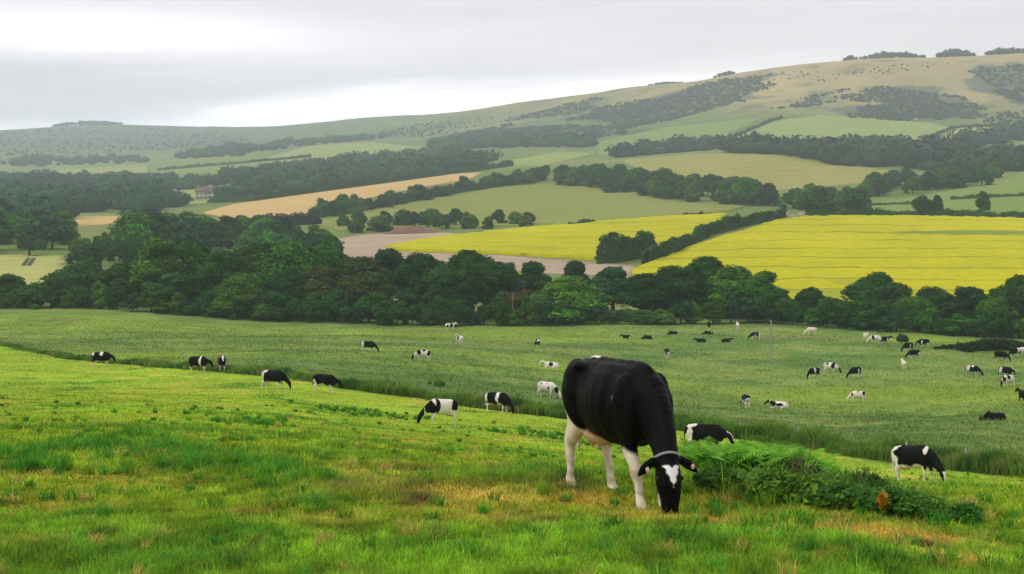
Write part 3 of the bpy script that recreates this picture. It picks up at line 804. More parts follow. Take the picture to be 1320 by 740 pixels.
# ------------------------------------------------------------------ far woods, gorse on the down (uncountable masses)
def mass(name, areas, label, cat, base, seed, quads=34, far_size=1.0):
    rng = random.Random(seed); nr = np.random.default_rng(seed)
    PV = []; PC = []
    iv, if_ = ico(1); CV = []; CF = []; CC = []; o = 0
    for pix, n, hr, dmin in areas:
        for x, y in scatter_in(pix, n, rng, dmin, 90.0 if name == 'gorse_scrub' else 25.0):
            h = rng.uniform(*hr); r = h * rng.uniform(.6, 1.15); z = float(T(x, y)); tone = rng.uniform(.82, 1.18) if name == 'gorse_scrub' else rng.uniform(.6, 1.5); h *= 1 if name == 'gorse_scrub' else rng.uniform(.6, 1.15)
            d = rand_dirs(quads, nr); d[:, 2] = np.abs(d[:, 2]) * 1.1 - .15
            P = np.array([x, y, z + h * .45]) + d * np.array([r, r, h * .55]) * (.85 + .3 * nr.random((quads, 1)))
            Nn = d + .6 * rand_dirs(quads, nr); Nn /= np.linalg.norm(Nn, axis=1, keepdims=True)
            PV.append(leaf_quads(P, Nn, h * .16 * far_size * (.6 + .8 * nr.random(quads)), nr))
            c = np.array(base) * tone * (.85 + .3 * nr.random((quads, 1)))
            PC.append(np.repeat(c, 4, 0))
            CV.append(np.array([x, y, z + h * .4]) + iv * np.array([r, r, h * .55]) * .9); CF.append(if_ + o); o += len(iv); CC.append(np.tile(np.array(base) * tone, (len(iv), 1)))
    V = np.concatenate(PV); CV = np.concatenate(CV)
    me = np_mesh(name, np.r_[V, CV], [np.arange(len(V)).reshape(-1, 4), np.concatenate(CF) + len(V)], M_FAR, np.r_[np.concatenate(PC), np.concatenate(CC)])
    return tag(link(name, me), label, cat, kind='stuff')
mass('woodland', [
    ([(-80, 302), (60, 300), (76, 274), (156, 273), (200, 275), (240, 268), (200, 250), (60, 240), (-80, 245)], 230, (9, 15), 7),
    ([(300, 256), (430, 240), (560, 226), (620, 220), (560, 214), (430, 222), (320, 232), (300, 244)], 240, (9, 14), 7),
    ([(-80, 246), (60, 240), (200, 250), (300, 238), (300, 233), (160, 234), (60, 232), (-80, 230)], 150, (8, 13), 9),
    ([(300, 231), (430, 226), (560, 214), (450, 212), (330, 220)], 120, (8, 13), 9),
  ], 'hazy mass of trees filling the valley floor', 'woodland', G_BLUE, 5, quads=60)
mass('woodland', [
    ([(430, 208), (560, 200), (640, 206), (620, 218), (540, 220), (440, 215)], 130, (9, 14), 9),
    ([(548, 196), (640, 190), (770, 190), (762, 184), (640, 182), (560, 188)], 150, (9, 15), 9),
    ([(330, 196), (420, 185), (520, 178), (420, 180), (330, 190)], 60, (9, 14), 12),
    ([(-60, 218), (60, 214), (190, 210), (190, 204), (60, 206), (-60, 212)], 90, (5, 15), 9),
    ([(230, 204), (300, 203), (330, 200), (320, 194), (250, 198)], 50, (5, 13), 9),
    ([(230, 206), (300, 194), (350, 191), (300, 190), (240, 200)], 60, (8, 14), 14),
  ], 'hazy wood along the foot of the down', 'woodland', G_BLUE, 6)
mass('woodland', [
    ([(800, 204), (870, 197), (928, 193), (926, 188), (860, 191), (800, 201)], 60, (10, 15), 8),
    ([(928, 197), (1036, 204), (1036, 198), (980, 192), (930, 190)], 60, (10, 15), 8),
    ([(1036, 206), (1120, 218), (1260, 221), (1330, 222), (1480, 218), (1480, 205), (1320, 206), (1250, 205), (1240, 196), (1130, 192), (1050, 192), (1036, 196)], 260, (10, 16), 8),
    ([(1252, 193), (1290, 186), (1330, 178), (1480, 174), (1480, 166), (1320, 170), (1290, 176)], 70, (12, 20), 8),
  ], 'dark wood on the rise behind the pale hillside field', 'woodland', (0.022, 0.046, 0.024), 7)
mass('gorse_scrub', [
    ([(820, 166), (880, 150), (960, 128), (1004, 95), (980, 94), (900, 112), (830, 130), (760, 140), (720, 156), (770, 158)], 1700, (1.5, 4.5), 1.2),
    ([(1090, 150), (1140, 156), (1240, 152), (1250, 130), (1200, 112), (1140, 112), (1110, 128)], 1100, (1.5, 4), 1.2),
    ([(1262, 118), (1270, 84), (1330, 82), (1480, 80), (1480, 130), (1330, 132), (1290, 128)], 900, (1.5, 4.5), 1.2),
    ([(1240, 158), (1300, 150), (1320, 138), (1480, 140), (1480, 160), (1300, 164)], 260, (2, 4), 2),
    ([(1010, 140), (1060, 132), (1100, 118), (1090, 112), (1040, 128), (990, 140)], 130, (2, 3.5), 2),
    ([(560, 184), (720, 182), (820, 172), (820, 164), (720, 164), (620, 168), (560, 178)], 700, (2.5, 6), 2),
    ([(640, 158), (720, 150), (790, 128), (770, 126), (700, 142)], 220, (2, 4), 3),
    ([(470, 180), (560, 176), (640, 152), (560, 158), (480, 170)], 130, (2, 4), 4),
    ([(-60, 210), (90, 203), (200, 194), (320, 184), (320, 174), (170, 167), (60, 167), (-60, 172)], 900, (1.5, 4.5), 4),
    ([(880, 108), (1000, 92), (1250, 80), (1250, 88), (1000, 110), (900, 122)], 90, (1.5, 3), 4),
  ], 'dark gorse scrub in patches over the chalk down', 'scrub', (0.046, 0.062, 0.034), 8, quads=14, far_size=1.6)
# clumps along the skyline
for i, (a, b, h) in enumerate(((1086, 1106, 7), (1112, 1194, 9), (1206, 1260, 11), (1270, 1330, 9), (922, 948, 6), (836, 880, 4), (60, 158, 12))):
    c = 0.5 * (a + b)
    Yr = np.linspace(1800, 5200, 400); zz = T((c - 660) / F * Yr, Yr); Yc = Yr[np.argmax(zz / Yr)]
    rng = np.random.default_rng(60 + i)
    Wm = (b - a) / F * Yc
    L = [(rng.uniform(-.5, .5) * Wm, rng.uniform(-12, 12), h * .5, h * rng.uniform(.5, .85)) for k in range(max(8, int(Wm / (h * .35))))]
    p = np.array([(c - 660) / F * Yc, Yc + 8, 0]);
    L = [(x, y, z * max(.35, 1 - (2 * x / Wm) ** 2) ** .6 * rng.uniform(.75, 1.25), r * max(.3, 1 - (2 * x / Wm) ** 2) ** .5) for x, y, z, r in L]
    L = [(x, y, float(T(p[0] + x, p[1] + y)) - float(T(p[0], p[1])) + z, r) for x, y, z, r in L]
    m0 = min(l[2] for l in L); L2 = [(x, y, z - m0 + h * .6, r) for x, y, z, r in L]
    V, Fc, C = crown(L2, 900, h * .2, rng, (0.026, 0.045, 0.024), core=.9)
    V[:, 2] += m0 - h * .6
    o = link('skyline_copse', np_mesh('skyline_copse', V, Fc, M_FAR, C)); o.location = (p[0], p[1], float(T(p[0], p[1])))
    tag(o, ['smallest tree clump on the right-hand skyline', 'long low line of trees on the right-hand skyline', 'domed tree clump, tallest on the right-hand skyline', 'tree clump on the skyline at the far right end of the ridge', 'lone small clump on the ridge where the dark gorse slope begins', 'low bushes on the ridge line above the gorse slope', 'hazy wooded knoll on the far left skyline'][i], 'trees')

# ------------------------------------------------------------------ cows
def loft(st, side=(0, 1, 0), nseg=16, ex=1.0):
    """st: list of (x,y,z, r_normal, r_side); closed tube with rounded ends"""
    P = np.array([s[:3] for s in st], float); n = len(P)
    V = []; Fq = []; Ft = []
    side = np.array(side, float)
    for i in range(n):
        t = P[min(i + 1, n - 1)] - P[max(i - 1, 0)]; t /= np.linalg.norm(t)
        s = side - t * side.dot(t); s /= np.linalg.norm(s); u = np.cross(t, s)
        for j in range(nseg):
            a = 2 * math.pi * j / nseg
            V.append(P[i] + st[i][3] * math.sin(a) * u + st[i][4] * math.cos(a) * s)
    for i in range(n - 1):
        for j in range(nseg):
            j2 = (j + 1) % nseg
            Fq.append((i * nseg + j, (i + 1) * nseg + j, (i + 1) * nseg + j2, i * nseg + j2))
    c0 = len(V); V.append(P[0]); c1 = len(V); V.append(P[-1])
    for j in range(nseg):
        j2 = (j + 1) % nseg
        Ft.append((c0, j, j2)); Ft.append((c1, (n - 1) * nseg + j2, (n - 1) * nseg + j))
    return np.array(V), [np.array(Fq), np.array(Ft)]

def ell(c, r, rot=None):
    iv, if_ = ico(3); p = iv * np.array(r)
    if rot is not None: p = p @ np.array(Euler(rot).to_matrix()).T
    return p + np.array(c), [if_]

def cow_parts(pose, turn=0.0, legs=(0, 0, 0, 0)):
    """legs: forward shift of hooves (front L, front R, hind L, hind R); turn: sideways swing of the head (+ = its left)"""
    dz = -0.66 if pose.startswith('lie') else 0.0
    A = []
    A.append(loft([(-.90, 0, 1.24 + dz, .10, .08), (-.86, 0, 1.20 + dz, .19, .15), (-.72, 0, 1.15 + dz, .28, .22), (-.50, 0, 1.09 + dz, .355, .275), (-.25, 0, 1.03 + dz, .41, .325), (0, 0, 1.01 + dz, .435, .36),
                   (.25, 0, 1.015 + dz, .43, .345), (.48, 0, 1.04 + dz, .405, .275), (.64, 0, 1.07 + dz, .35, .215), (.76, 0, 1.07 + dz, .25, .15), (.82, 0, 1.05 + dz, .12, .08)]))
    for s in (1, -1):
        A.append(ell((-.50, .19 * s, 1.345 + dz), (.14, .085, .05))); A.append(ell((-.84, .10 * s, 1.24 + dz), (.06, .05, .06)))
        A.append(ell((.50, .19 * s, 1.02 + dz), (.21, .11, .34), (0, -.15, 0)))
        A.append(ell((-.62, .17 * s, 1.08 + dz), (.25, .13, .34), (0, .12, 0)))
    A.append(ell((.42, 0, 1.40 + dz), (.26, .075, .07)))
    A.append(ell((.72, 0, .82 + dz), (.15, .12, .15)))
    A.append(loft([(-.80, 0, 1.36 + dz, .03, .04), (-.5, 0, 1.42 + dz, .035, .05), (0, 0, 1.425 + dz, .03, .05), (.4, 0, 1.44 + dz, .035, .05)], nseg=8))
    def sw(st):
        x0 = .55
        out = []
        for p in st:
            k = max(0, p[0] - x0)
            a = turn * min(1.0, k / .75)
            out.append((x0 + k * math.cos(a * .6) if k > 0 else p[0], p[1] + k * math.sin(a), p[2], p[3], p[4]))
        return out
    hd = {}
    if pose in ('graze', 'lie_graze'):
        nk = [(.42, 0, 1.10, .36, .20), (.62, 0, 1.06, .31, .185), (.82, 0, .96, .25, .15), (1.00, 0, .81, .20, .122), (1.15, 0, .68, .165, .11), (1.27, 0, .57, .14, .10)]
        hs = [(1.20, 0, .65, .08, .085), (1.25, 0, .60, .125, .112), (1.31, 0, .49, .135, .118), (1.355, 0, .39, .125, .118), (1.385, 0, .27, .10, .088), (1.40, 0, .15, .085, .076), (1.405, 0, .075, .082, .086), (1.40, 0, .025, .06, .068)]
        ear = [(1.21, .60), (-.10)]
        if pose == 'lie_graze':
            nk = [(a, b, max(.2, c - .5), d, e) for a, b, c, d, e in nk]; hs = [(a, b, .05 + c * .55, d * .9, e) for a, b, c, d, e in hs]; ear = [(1.21, .38), -.1]
    elif pose in ('stand', 'lie'):
        nk = [(.42, 0, 1.12 + dz, .34, .20), (.62, 0, 1.15 + dz, .29, .18), (.82, 0, 1.25 + dz, .225, .14), (1.0, 0, 1.36 + dz, .175, .115), (1.14, 0, 1.45 + dz, .14, .10)]
        hs = [(1.10, 0, 1.52 + dz, .08, .085), (1.17, 0, 1.50 + dz, .125, .112), (1.28, 0, 1.43 + dz, .135, .118), (1.38, 0, 1.36 + dz, .125, .115), (1.49, 0, 1.27 + dz, .10, .088), (1.59, 0, 1.18 + dz, .085, .076), (1.66, 0, 1.12 + dz, .08, .085), (1.70, 0, 1.08 + dz, .055, .065)]
        ear = [(1.12, 1.50 + dz), .06]
    else:  # low: walking, head level with the back
        nk = [(.42, 0, 1.10, .35, .20), (.60, 0, 1.08, .30, .18), (.78, 0, 1.05, .24, .15), (.94, 0, 1.02, .19, .12), (1.06, 0, 1.0, .15, .105)]
        hs = [(1.02, 0, 1.08, .08, .085), (1.08, 0, 1.03, .125, .112), (1.15, 0, .93, .135, .118), (1.21, 0, .83, .125, .115), (1.26, 0, .71, .10, .088), (1.30, 0, .60, .085, .076), (1.32, 0, .53, .08, .085), (1.33, 0, .49, .055, .065)]
        ear = [(1.03, 1.03), .0]
    nk = sw(nk); hs = sw(hs)
    A.append(loft(nk)); A.append(loft(hs))
    hx, hy, hz = hs[1][:3]
    for s in (1, -1):                                   # ears: flat leaf shapes out to the sides
        ez = ear[0][1]
        A.append(loft([(hx - .01, hy + s * .07, ez + .02, .040, .028), (hx - .01, hy + s * .15, ez + .015, .052, .026), (hx, hy + s * .22, ez - .025, .060, .024), (hx + .01, hy + s * .285, ez - .075, .046, .020), (hx + .015, hy + s * .33, ez - .115, .016, .014)], side=(1, 0, .2), nseg=10))
    if not pose.startswith('lie'):
        def leg_loft(st, **k): return loft([(a, b_, c_, d * (1 + .14 * (c_ < .7)), e * (1 + .14 * (c_ < .7))) for a, b_, c_, d, e in st], **k)
        for s, df, dh in ((1, legs[0], legs[2]), (-1, legs[1], legs[3])):
            A.append(leg_loft([(.52, .17 * s, .95, .14, .10), (.53, .185 * s, .76, .115, .085), (.54 + .2 * df, .185 * s, .60, .078, .068), (.555 + .48 * df, .18 * s, .47, .056, .054), (.562 + .55 * df, .18 * s, .41, .066, .060), (.555 + .68 * df, .175 * s, .33, .040, .040),
                           (.55 + .82 * df, .175 * s, .19, .037, .036), (.555 + .92 * df, .175 * s, .125, .047, .045), (.575 + .96 * df, .175 * s, .075, .044, .044), (.60 + df, .175 * s, .045, .062, .055), (.61 + df, .175 * s, -.02, .068, .060)], nseg=12))
            A.append(leg_loft([(-.56, .16 * s, 1.08, .27, .12), (-.57, .175 * s, .90, .22, .11), (-.58 + .15 * dh, .185 * s, .74, .145, .090), (-.64 + .35 * dh, .185 * s, .62, .092, .068), (-.73 + .5 * dh, .18 * s, .52, .076, .056), (-.725 + .6 * dh, .175 * s, .45, .060, .048), (-.71 + .72 * dh, .175 * s, .32, .042, .040),
                           (-.70 + .86 * dh, .175 * s, .19, .040, .038), (-.695 + .93 * dh, .175 * s, .125, .049, .046), (-.675 + .97 * dh, .175 * s, .075, .045, .044), (-.655 + dh, .175 * s, .045, .064, .055), (-.645 + dh, .175 * s, -.02, .070, .060)], nseg=12))
        A.append(ell((-.40, 0, .66), (.25, .17, .14)))
        for tx, ty in ((-.30, .07), (-.30, -.07), (-.46, .06), (-.46, -.06)):
            A.append(loft([(tx, ty, .58, .026, .026), (tx, ty, .51, .020, .020), (tx, ty, .475, .012, .012)], side=(0, 1, 0), nseg=8))
        A.append(loft([(-.80, 0, 1.27, .05, .05), (-.90, 0, 1.235, .042, .042), (-.945, .01, 1.08, .034, .034), (-.95, .015, .85, .030, .030), (-.94, .02, .70, .034, .034), (-.935, .02, .56, .050, .045), (-.935, .02, .44, .034, .03), (-.935, .02, .38, .012, .012)], nseg=10))
    else:
        A.append(loft([(.62, .20, .30, .13, .10), (.80, .24, .14, .085, .08), (.92, .24, .09, .06, .06), (.80, .30, .06, .045, .045), (.62, .31, .05, .05, .05)], side=(0, 1, .1), nseg=10))
        A.append(loft([(.62, -.20, .30, .13, .10), (.82, -.22, .12, .085, .08), (.98, -.22, .08, .055, .055), (1.12, -.22, .05, .05, .05)], side=(0, 1, .1), nseg=10))
        A.append(ell((-.50, .26, .30), (.30, .14, .26), (0, .3, 0))); A.append(ell((-.50, -.26, .30), (.30, .14, .26), (0, .3, 0)))
        A.append(loft([(-.30, .36, .14, .07, .07), (-.10, .38, .07, .05, .05), (.08, .38, .05, .05, .05)], side=(0, 1, .1), nseg=10))
        A.append(loft([(-.86, 0, .62, .05, .05), (-.95, .06, .40, .04, .04), (-.90, .16, .12, .04, .04), (-.75, .25, .05, .04, .04)], nseg=8))
    return A, hs

def smooth_verts(co, edges, it, f=0.5):
    n = len(co)
    deg = np.bincount(edges.ravel(), minlength=n).astype(float)[:, None]
    for k in range(it):
        s = np.zeros_like(co)
        np.add.at(s, edges[:, 0], co[edges[:, 1]]); np.add.at(s, edges[:, 1], co[edges[:, 0]])
        co = co + f * (s / np.maximum(deg, 1) - co)
        if k % 2: pass
    return co

def fuse(A, voxel, it):
    V = []; Fl = []; o = 0
    for v, fs in A:
        V.append(v); Fl += [f + o for f in fs]; o += len(v)
    q = [f for f in Fl if f.shape[1] == 4]; t = [f for f in Fl if f.shape[1] == 3]
    me = np_mesh('raw', np.concatenate(V), ([np.concatenate(q)] if q else []) + ([np.concatenate(t)] if t else []))
    ob = link('raw', me)
    m = ob.modifiers.new('fuse', 'REMESH'); m.mode = 'VOXEL'; m.voxel_size = voxel; m.adaptivity = 0
    dg = bpy.context.evaluated_depsgraph_get(); dg.update()
    out = bpy.data.meshes.new_from_object(ob.evaluated_get(dg))
    bpy.data.objects.remove(ob); bpy.data.meshes.remove(me)
    n = len(out.vertices); co = np.empty(n * 3, np.float32); out.vertices.foreach_get('co', co); co = co.reshape(-1, 3).astype(float)
    e = np.empty(len(out.edges) * 2, np.int32); out.edges.foreach_get('vertices', e)
    co = smooth_verts(co, e.reshape(-1, 2), it)
    out.vertices.foreach_set('co', co.astype(np.float32).ravel())
    out.polygons.foreach_set('use_smooth', np.ones(len(out.polygons), bool)); out.update()
    return out, co

def hide_mat():
    m, nt, out = new_mat('cow_hide')
    at = N(nt, 'ShaderNodeAttribute', attribute_name='Col')
    tc = N(nt, 'ShaderNodeTexCoord')
    nz = N(nt, 'ShaderNodeTexNoise'); nz.inputs['Scale'].default_value = 9; nz.inputs['Detail'].default_value = 6
    nt.links.new(tc.outputs['Object'], nz.inputs['Vector'])
    mp = N(nt, 'ShaderNodeMapping'); mp.inputs['Scale'].default_value = (40, 90, 30); nt.links.new(tc.outputs['Object'], mp.inputs[0])
    nf = N(nt, 'ShaderNodeTexNoise'); nf.inputs['Scale'].default_value = 1; nf.inputs['Detail'].default_value = 4; nt.links.new(mp.outputs[0], nf.inputs['Vector'])
    v = N(nt, 'ShaderNodeVectorMath'); v.operation = 'SCALE'
    nt.links.new(at.outputs['Color'], v.inputs[0]); nt.links.new(math_node(nt, 'ADD', math_node(nt, 'MULTIPLY', nz.outputs['Fac'], .5), .75), v.inputs['Scale'])
    p = N(nt, 'ShaderNodeBsdfPrincipled', i_Roughness=0.45); p.inputs['Specular IOR Level'].default_value = 0.035
    nt.links.new(v.outputs[0], p.inputs['Base Color'])
    b = N(nt, 'ShaderNodeBump'); b.inputs['Strength'].default_value = 0.6; b.inputs['Distance'].default_value = 0.012
    nt.links.new(nf.outputs['Fac'], b.inputs['Height']); nt.links.new(b.outputs[0], p.inputs['Normal'])
    nt.links.new(p.outputs[0], out.inputs[0])
    return m
M_HIDE = hide_mat()
K_ = np.array((0.0034, 0.0030, 0.0034)); W_ = np.array((0.66, 0.61, 0.52)); CREAM = np.array((0.58, 0.47, 0.33)); PINK = np.array((0.50, 0.30, 0.20)); HOOF = np.array((0.05, 0.04, 0.03))

def wob(P, s):
    x, y, z = P[:, 0], P[:, 1], P[:, 2]
    return (np.sin(7 * x + s) * np.cos(6 * z + 2 * s) + .6 * np.sin(13 * z + 3 * s + 4 * y) * np.cos(11 * x - s) + .4 * np.sin(23 * x + 17 * z + s) * np.cos(19 * y + s)) * .07

def paint(me, co, base='k', patches=(), leg=.62, seed=0, pose='graze', head=None, face=None, udder=True, belly=None, white=W_):
    """patches: (cx, cz, rx, rz, side) of the other colour; side 0 both, +1 left flank, -1 right flank"""
    n = len(co); x, y, z = co.T
    w = np.full(n, 1.0 if base == 'w' else 0.0)
    nz = wob(co, seed * 1.7)
    for cx, cz, rx, rz, sd in patches:
        d = np.sqrt(((x - cx) / rx) ** 2 + ((z - cz) / rz) ** 2) + nz * 3.2
        m = 1 - smoothstep(.94, 1.06, d)
        if sd: m = m * (y * sd > -.04)
        w = w * (1 - m) + (0 if base == 'w' else 1) * m
    low = 0.25 if pose.startswith('lie') else leg
    if leg: w = np.maximum(w, (1 - smoothstep(low - .03, low + .03, z + nz * 1.2)) * (x < .80))
    if belly: w = np.maximum(w, (1 - smoothstep(-.02, .02, z - belly + nz * .9)) * (x > -.7) * (x < .55) * (np.abs(y) < .30))
    isH = x > 1.12
    if head == 'k': w = np.where(isH, 0, w)
    if head == 'w': w = np.where(isH, 1, w)
    if face is not None:
        fx = face
        m = np.abs(y - fx.get('y', 0)) < fx.get('hw', .05)
        m &= (z > fx['z0']) & (z < fx['z1']) & (x > fx.get('x0', 1.25))
        w = np.where(m, 1, w)
    c = K_[None] * (1 - w[:, None]) + white[None] * w[:, None]
    if not pose.startswith('lie'):
        ud = np.exp(-(((x + .40) / .26) ** 2 + (y / .18) ** 2 + ((z - .60) / .16) ** 2) * 1.0)
        ud = smoothstep(.30, .55, ud) * (z < .74) * (np.abs(y) < .19)
        if udder: c = c * (1 - ud[:, None]) + PINK * ud[:, None]
        hf = 1 - smoothstep(.055, .075, z); hf = hf * (x < .9)
        c = c * (1 - hf[:, None]) + HOOF * hf[:, None]
        # warm tone on lower legs
        lg = (1 - smoothstep(.3, .7, z)) * (x < .9) * w
        c = c * (1 - .35 * lg[:, None]) + CREAM * .35 * lg[:, None]
    a = me.color_attributes.get('Col') or me.color_attributes.new('Col', 'FLOAT_COLOR', 'POINT')
    cc = np.ones((n, 4), np.float32); cc[:, :3] = c
    a.data.foreach_set('color', cc.ravel())
    if not me.materials: me.materials.append(M_HIDE)

def place(o, p, heading, tilt=0.8, scale=1.0):
    nrm = ground_normal(p[0], p[1]).lerp(Vector((0, 0, 1)), 1 - tilt).normalized()
    h = Vector((math.cos(R(heading)), math.sin(R(heading)), 0))
    xa = (h - nrm * h.dot(nrm)).normalized(); ya = nrm.cross(xa)
    M = Matrix((xa, ya, nrm)).transposed().to_4x4()
    o.matrix_world = Matrix.Translation(Vector(p)) @ M @ Matrix.Scale(scale, 4)

# --- the big grazing cow
MC = dict(px=797, Y=14.3, heading=-66, turn=-0.24, scale=1.0)
A, HS = cow_parts('graze', MC['turn'], (.04, .25, .22, -.06))
me, co_ = fuse(A, 0.013, 14)
me.name = 'body'
def sculpt(me, co):
    n = len(co); nr = np.empty(n * 3, np.float32); me.vertices.foreach_get('normal', nr); nr = nr.reshape(-1, 3)
    x, y, z = co.T
    flank = np.abs(y) > .12
    g = lambda cx, cz, rx, rz: np.exp(-((x - cx) / rx) ** 2 - ((z - cz) / rz) ** 2) * flank
    d = .0028 * np.sin(x * 46 + z * 5) * g(.05, 1.02, .30, .22)               # ribs
    d -= .030 * g(-.34, 1.20, .14, .11)                                       # hollow before the hip
    d -= .018 * g(.28, 1.05, .05, .30)                                        # groove behind the shoulder
    d += .014 * g(.46, 1.10, .08, .25) - .014 * g(.60, 1.12, .045, .22)
    d += .016 * g(-.62, .98, .12, .18) - .016 * g(-.46, .95, .05, .14)
    d += .0022 * np.sin(x * 60 - z * 46) * np.exp(-((x - .9) / .22) ** 2) * (z > .5)     # neck folds
    d += .0022 * (np.sin(31 * x + 17 * z) + np.sin(23 * y + 29 * z + 2))
    co = co + nr * d[:, None]
    me.vertices.foreach_set('co', co.astype(np.float32).ravel()); me.update()
    return co
co_ = sculpt(me, co_)
x, y, z = co_.T
paint(me, co_, 'k', [(-.52, 1.47, .17, .11, 1)], leg=0, seed=3, head='k')
def extra_main(me, co):
    x, y, z = co.T; n = len(co); nz = wob(co, 2.0)
    c = np.empty(n * 4, np.float32); me.color_attributes['Col'].data.foreach_get('color', c); c = c.reshape(-1, 4)
    def put(m, col):
        m = m[:, None]; c[:, :3] = c[:, :3] * (1 - m) + np.array(col) * m
    hind = (x < -.30)
    put((1 - smoothstep(-.02, .03, z + .75 * (x + .75) * (x > -.75) - .93 + nz * .9)) * hind * (z > .05) * (z < 1.1), (.68, .60, .47))
    # pale belly behind the elbow and along the milk line
    put((1 - smoothstep(.62, .66, z + nz * .5 + .10 * np.abs(x - .0))) * (x > -.35) * (x < .42), (.60, .45, .30))
    ud = smoothstep(.25, .5, np.exp(-(((x + .40) / .27) ** 2 + (y / .19) ** 2 + ((z - .58) / .17) ** 2))) * (z < .72) * (np.abs(y) < .19)
    put(ud, (.55, .36, .22))
    front = (x > .40) * (x < .92) * (np.abs(y) > .05)
    put((1 - smoothstep(.58, .64, z + nz * .8)) * front, (.68, .60, .48))
    put(np.exp(-(((z - .42) / .05) ** 2)) * front * (z < .55) * .6, (.30, .16, .07))
    mud = smoothstep(.0, .5, np.sin(19 * x + 31 * z) * np.cos(27 * y + 13 * z) + .6 * np.sin(53 * z + 11 * x)) * (1 - smoothstep(.12, .55, z)) * (x < .95)
    put(mud * .45, (.22, .15, .07))
    put((1 - smoothstep(.05, .07, z)) * (x < .95), HOOF)
    # small pale flecks on the shoulder
    put((((x - .40) / .018) ** 2 + ((z - 1.12) / .03) ** 2 < 1) * (y < 0) * .5, (.22, .20, .18))
    # white spearhead on the brow
    hy = HS[2][1]
    hb = np.array(HS[1][:3]); ht = np.array(HS[5][:3]); ax = ht - hb; L = np.linalg.norm(ax); ax /= L
    rel = co - hb; s = rel @ ax
    side = np.cross(ax, [1, 0, 0]); side = np.array([math.sin(-MC['turn']), math.cos(MC['turn']), 0]); lat = rel @ side
    fwd = rel @ np.cross(side, ax); fr = np.where(np.sign((np.array([1, 0, 0]) @ np.cross(side, ax))) > 0, fwd, -fwd)
    hw = .078 * (1 - (s - .05) / .20)
    notch = s > .05 + .03 * np.maximum(0, 1 - np.abs(lat) / .03)
    put((1 - smoothstep(-.006, .006, np.abs(lat) + .006 * np.sin(s * 90) - hw)) * smoothstep(-.005, .005, s - .05 - .03 * np.maximum(0, 1 - np.abs(lat) / .03)) * (s < .26) * (fr > .03) * (x > 1.0) * (z < .75), (.74, .72, .70))
    me.color_attributes['Col'].data.foreach_set('color', c.ravel())
extra_main(me, co_)
root = empty('grazing_cow')
link('body', me, root)
# grey strap behind the ears
hp = np.array(HS[1][:3]); nk_dir = Vector((.62, 0, -.78)); 
def ring(center, axis, a, b, wdt, th, name, mat, parent, up):
    ax = Vector(axis).normalized(); s = Vector(up); s = (s - ax * s.dot(ax)).normalized(); u = ax.cross(s)
    V = []; n = 40
    for j in range(n):
        t = 2 * math.pi * j / n
        rd = s * math.cos(t) * a + u * math.sin(t) * b; o_ = rd.normalized()
        for k, (dw, do) in enumerate(((-wdt, 0), (wdt, 0), (wdt, th), (-wdt, th))):
            V.append(Vector(center) + rd + ax * dw + o_ * do)
    Fq = []
    for j in range(n):
        j2 = (j + 1) % n
        for k in range(4): Fq.append((j * 4 + k, j * 4 + (k + 1) % 4, j2 * 4 + (k + 1) % 4, j2 * 4 + k))
    return link(name, np_mesh(name, [v[:] for v in V], np.array(Fq), mat, smooth=False), parent)
M_STRAP = mat_simple('collar_webbing', (0.22, 0.21, 0.22), 0.7, 40, 0.25)
M_EYE = mat_simple('wet_eye', (0.004, 0.003, 0.003), 0.15, spec=0.25)
tn = MC['turn']
cn = np.array(HS[1][:3]) + np.array([-.045, -math.sin(tn) * .045, .012])
ring(cn, (.55 * math.cos(tn), .55 * math.sin(tn), -.83), .128, .172, .012, .006, 'collar', M_STRAP, root, (-math.sin(tn), math.cos(tn), 0))
for s in (1, -1):
    hx, hy, hz = HS[2][:3]
    iv, if_ = ico(3)
    sv = np.array([-math.sin(tn), math.cos(tn), 0]) * s
    link('eye', np_mesh('eye', np.array([hx + .04, hy, hz - .02]) + sv * .112 + iv * .021, if_, M_EYE, smooth=True), root)
for s in (1, -1):
    hx, hy, hz = HS[1][:3]
    iv, if_ = ico(2)
    link('ear_tag', np_mesh('ear_tag', iv * np.array([.006, .022, .026]) + np.array([hx + .062, hy + s * .245, hz - .045]), if_, mat_simple('ear_tag_plastic', (.60, .45, .38), .5), smooth=True), root)
tag(root, 'large black cow with white legs and a white brow patch and grey collar, grazing nearest', 'cow', 'black and white cows in the pasture')
pm = at_dist(MC['px'], MC['Y']) - np.array([0, 0, .03])
place(root, pm, MC['heading'], 0.9, MC['scale'])

# --- the herd further off
_base = {}
def base_cow(pose, v, vox, it):
    key = (pose, v, vox)
    if key not in _base:
        turn, legs = [(0, (.10, -.12, .10, -.12)), (.25, (-.10, .14, -.10, .12)), (-.3, (.16, -.05, -.14, .08))][v]
        A, _h = cow_parts(pose, turn, legs)
        _base[key] = fuse(A, vox, it)
    return _base[key]
GR = 'black and white cows in the pasture'
NFACE = dict(hw=.06, z0=.02, z1=.55, x0=1.22)
rs = random.Random(12)
def herd(px, py, heading, pose, v, coat, label, scale=1.0):
    p = ground_at(px, py) if py > 0 else at_dist(px, -py)
    near = p[1] < 115
    src, co = base_cow(pose, v, 0.021 if near else 0.034, 5 if near else 2)
    me = src.copy(); me.name = 'cow'
    paint(me, co, pose=pose, **coat)
    o = link('cow', me)
    p = p - np.array([0, 0, .07]); place(o, p, heading, .8, scale * rs.uniform(.90, .99) * (.88 if pose.startswith('lie') and p[1] > 180 else 1))
    o['dist'] = float(p[1]); del o['dist']
    tag(o, label, 'cow', GR)
    return o
def K(*p, **k): return dict(base='k', patches=p, **k)
def Wc(*p, **k): return dict(base='w', patches=p, **k)

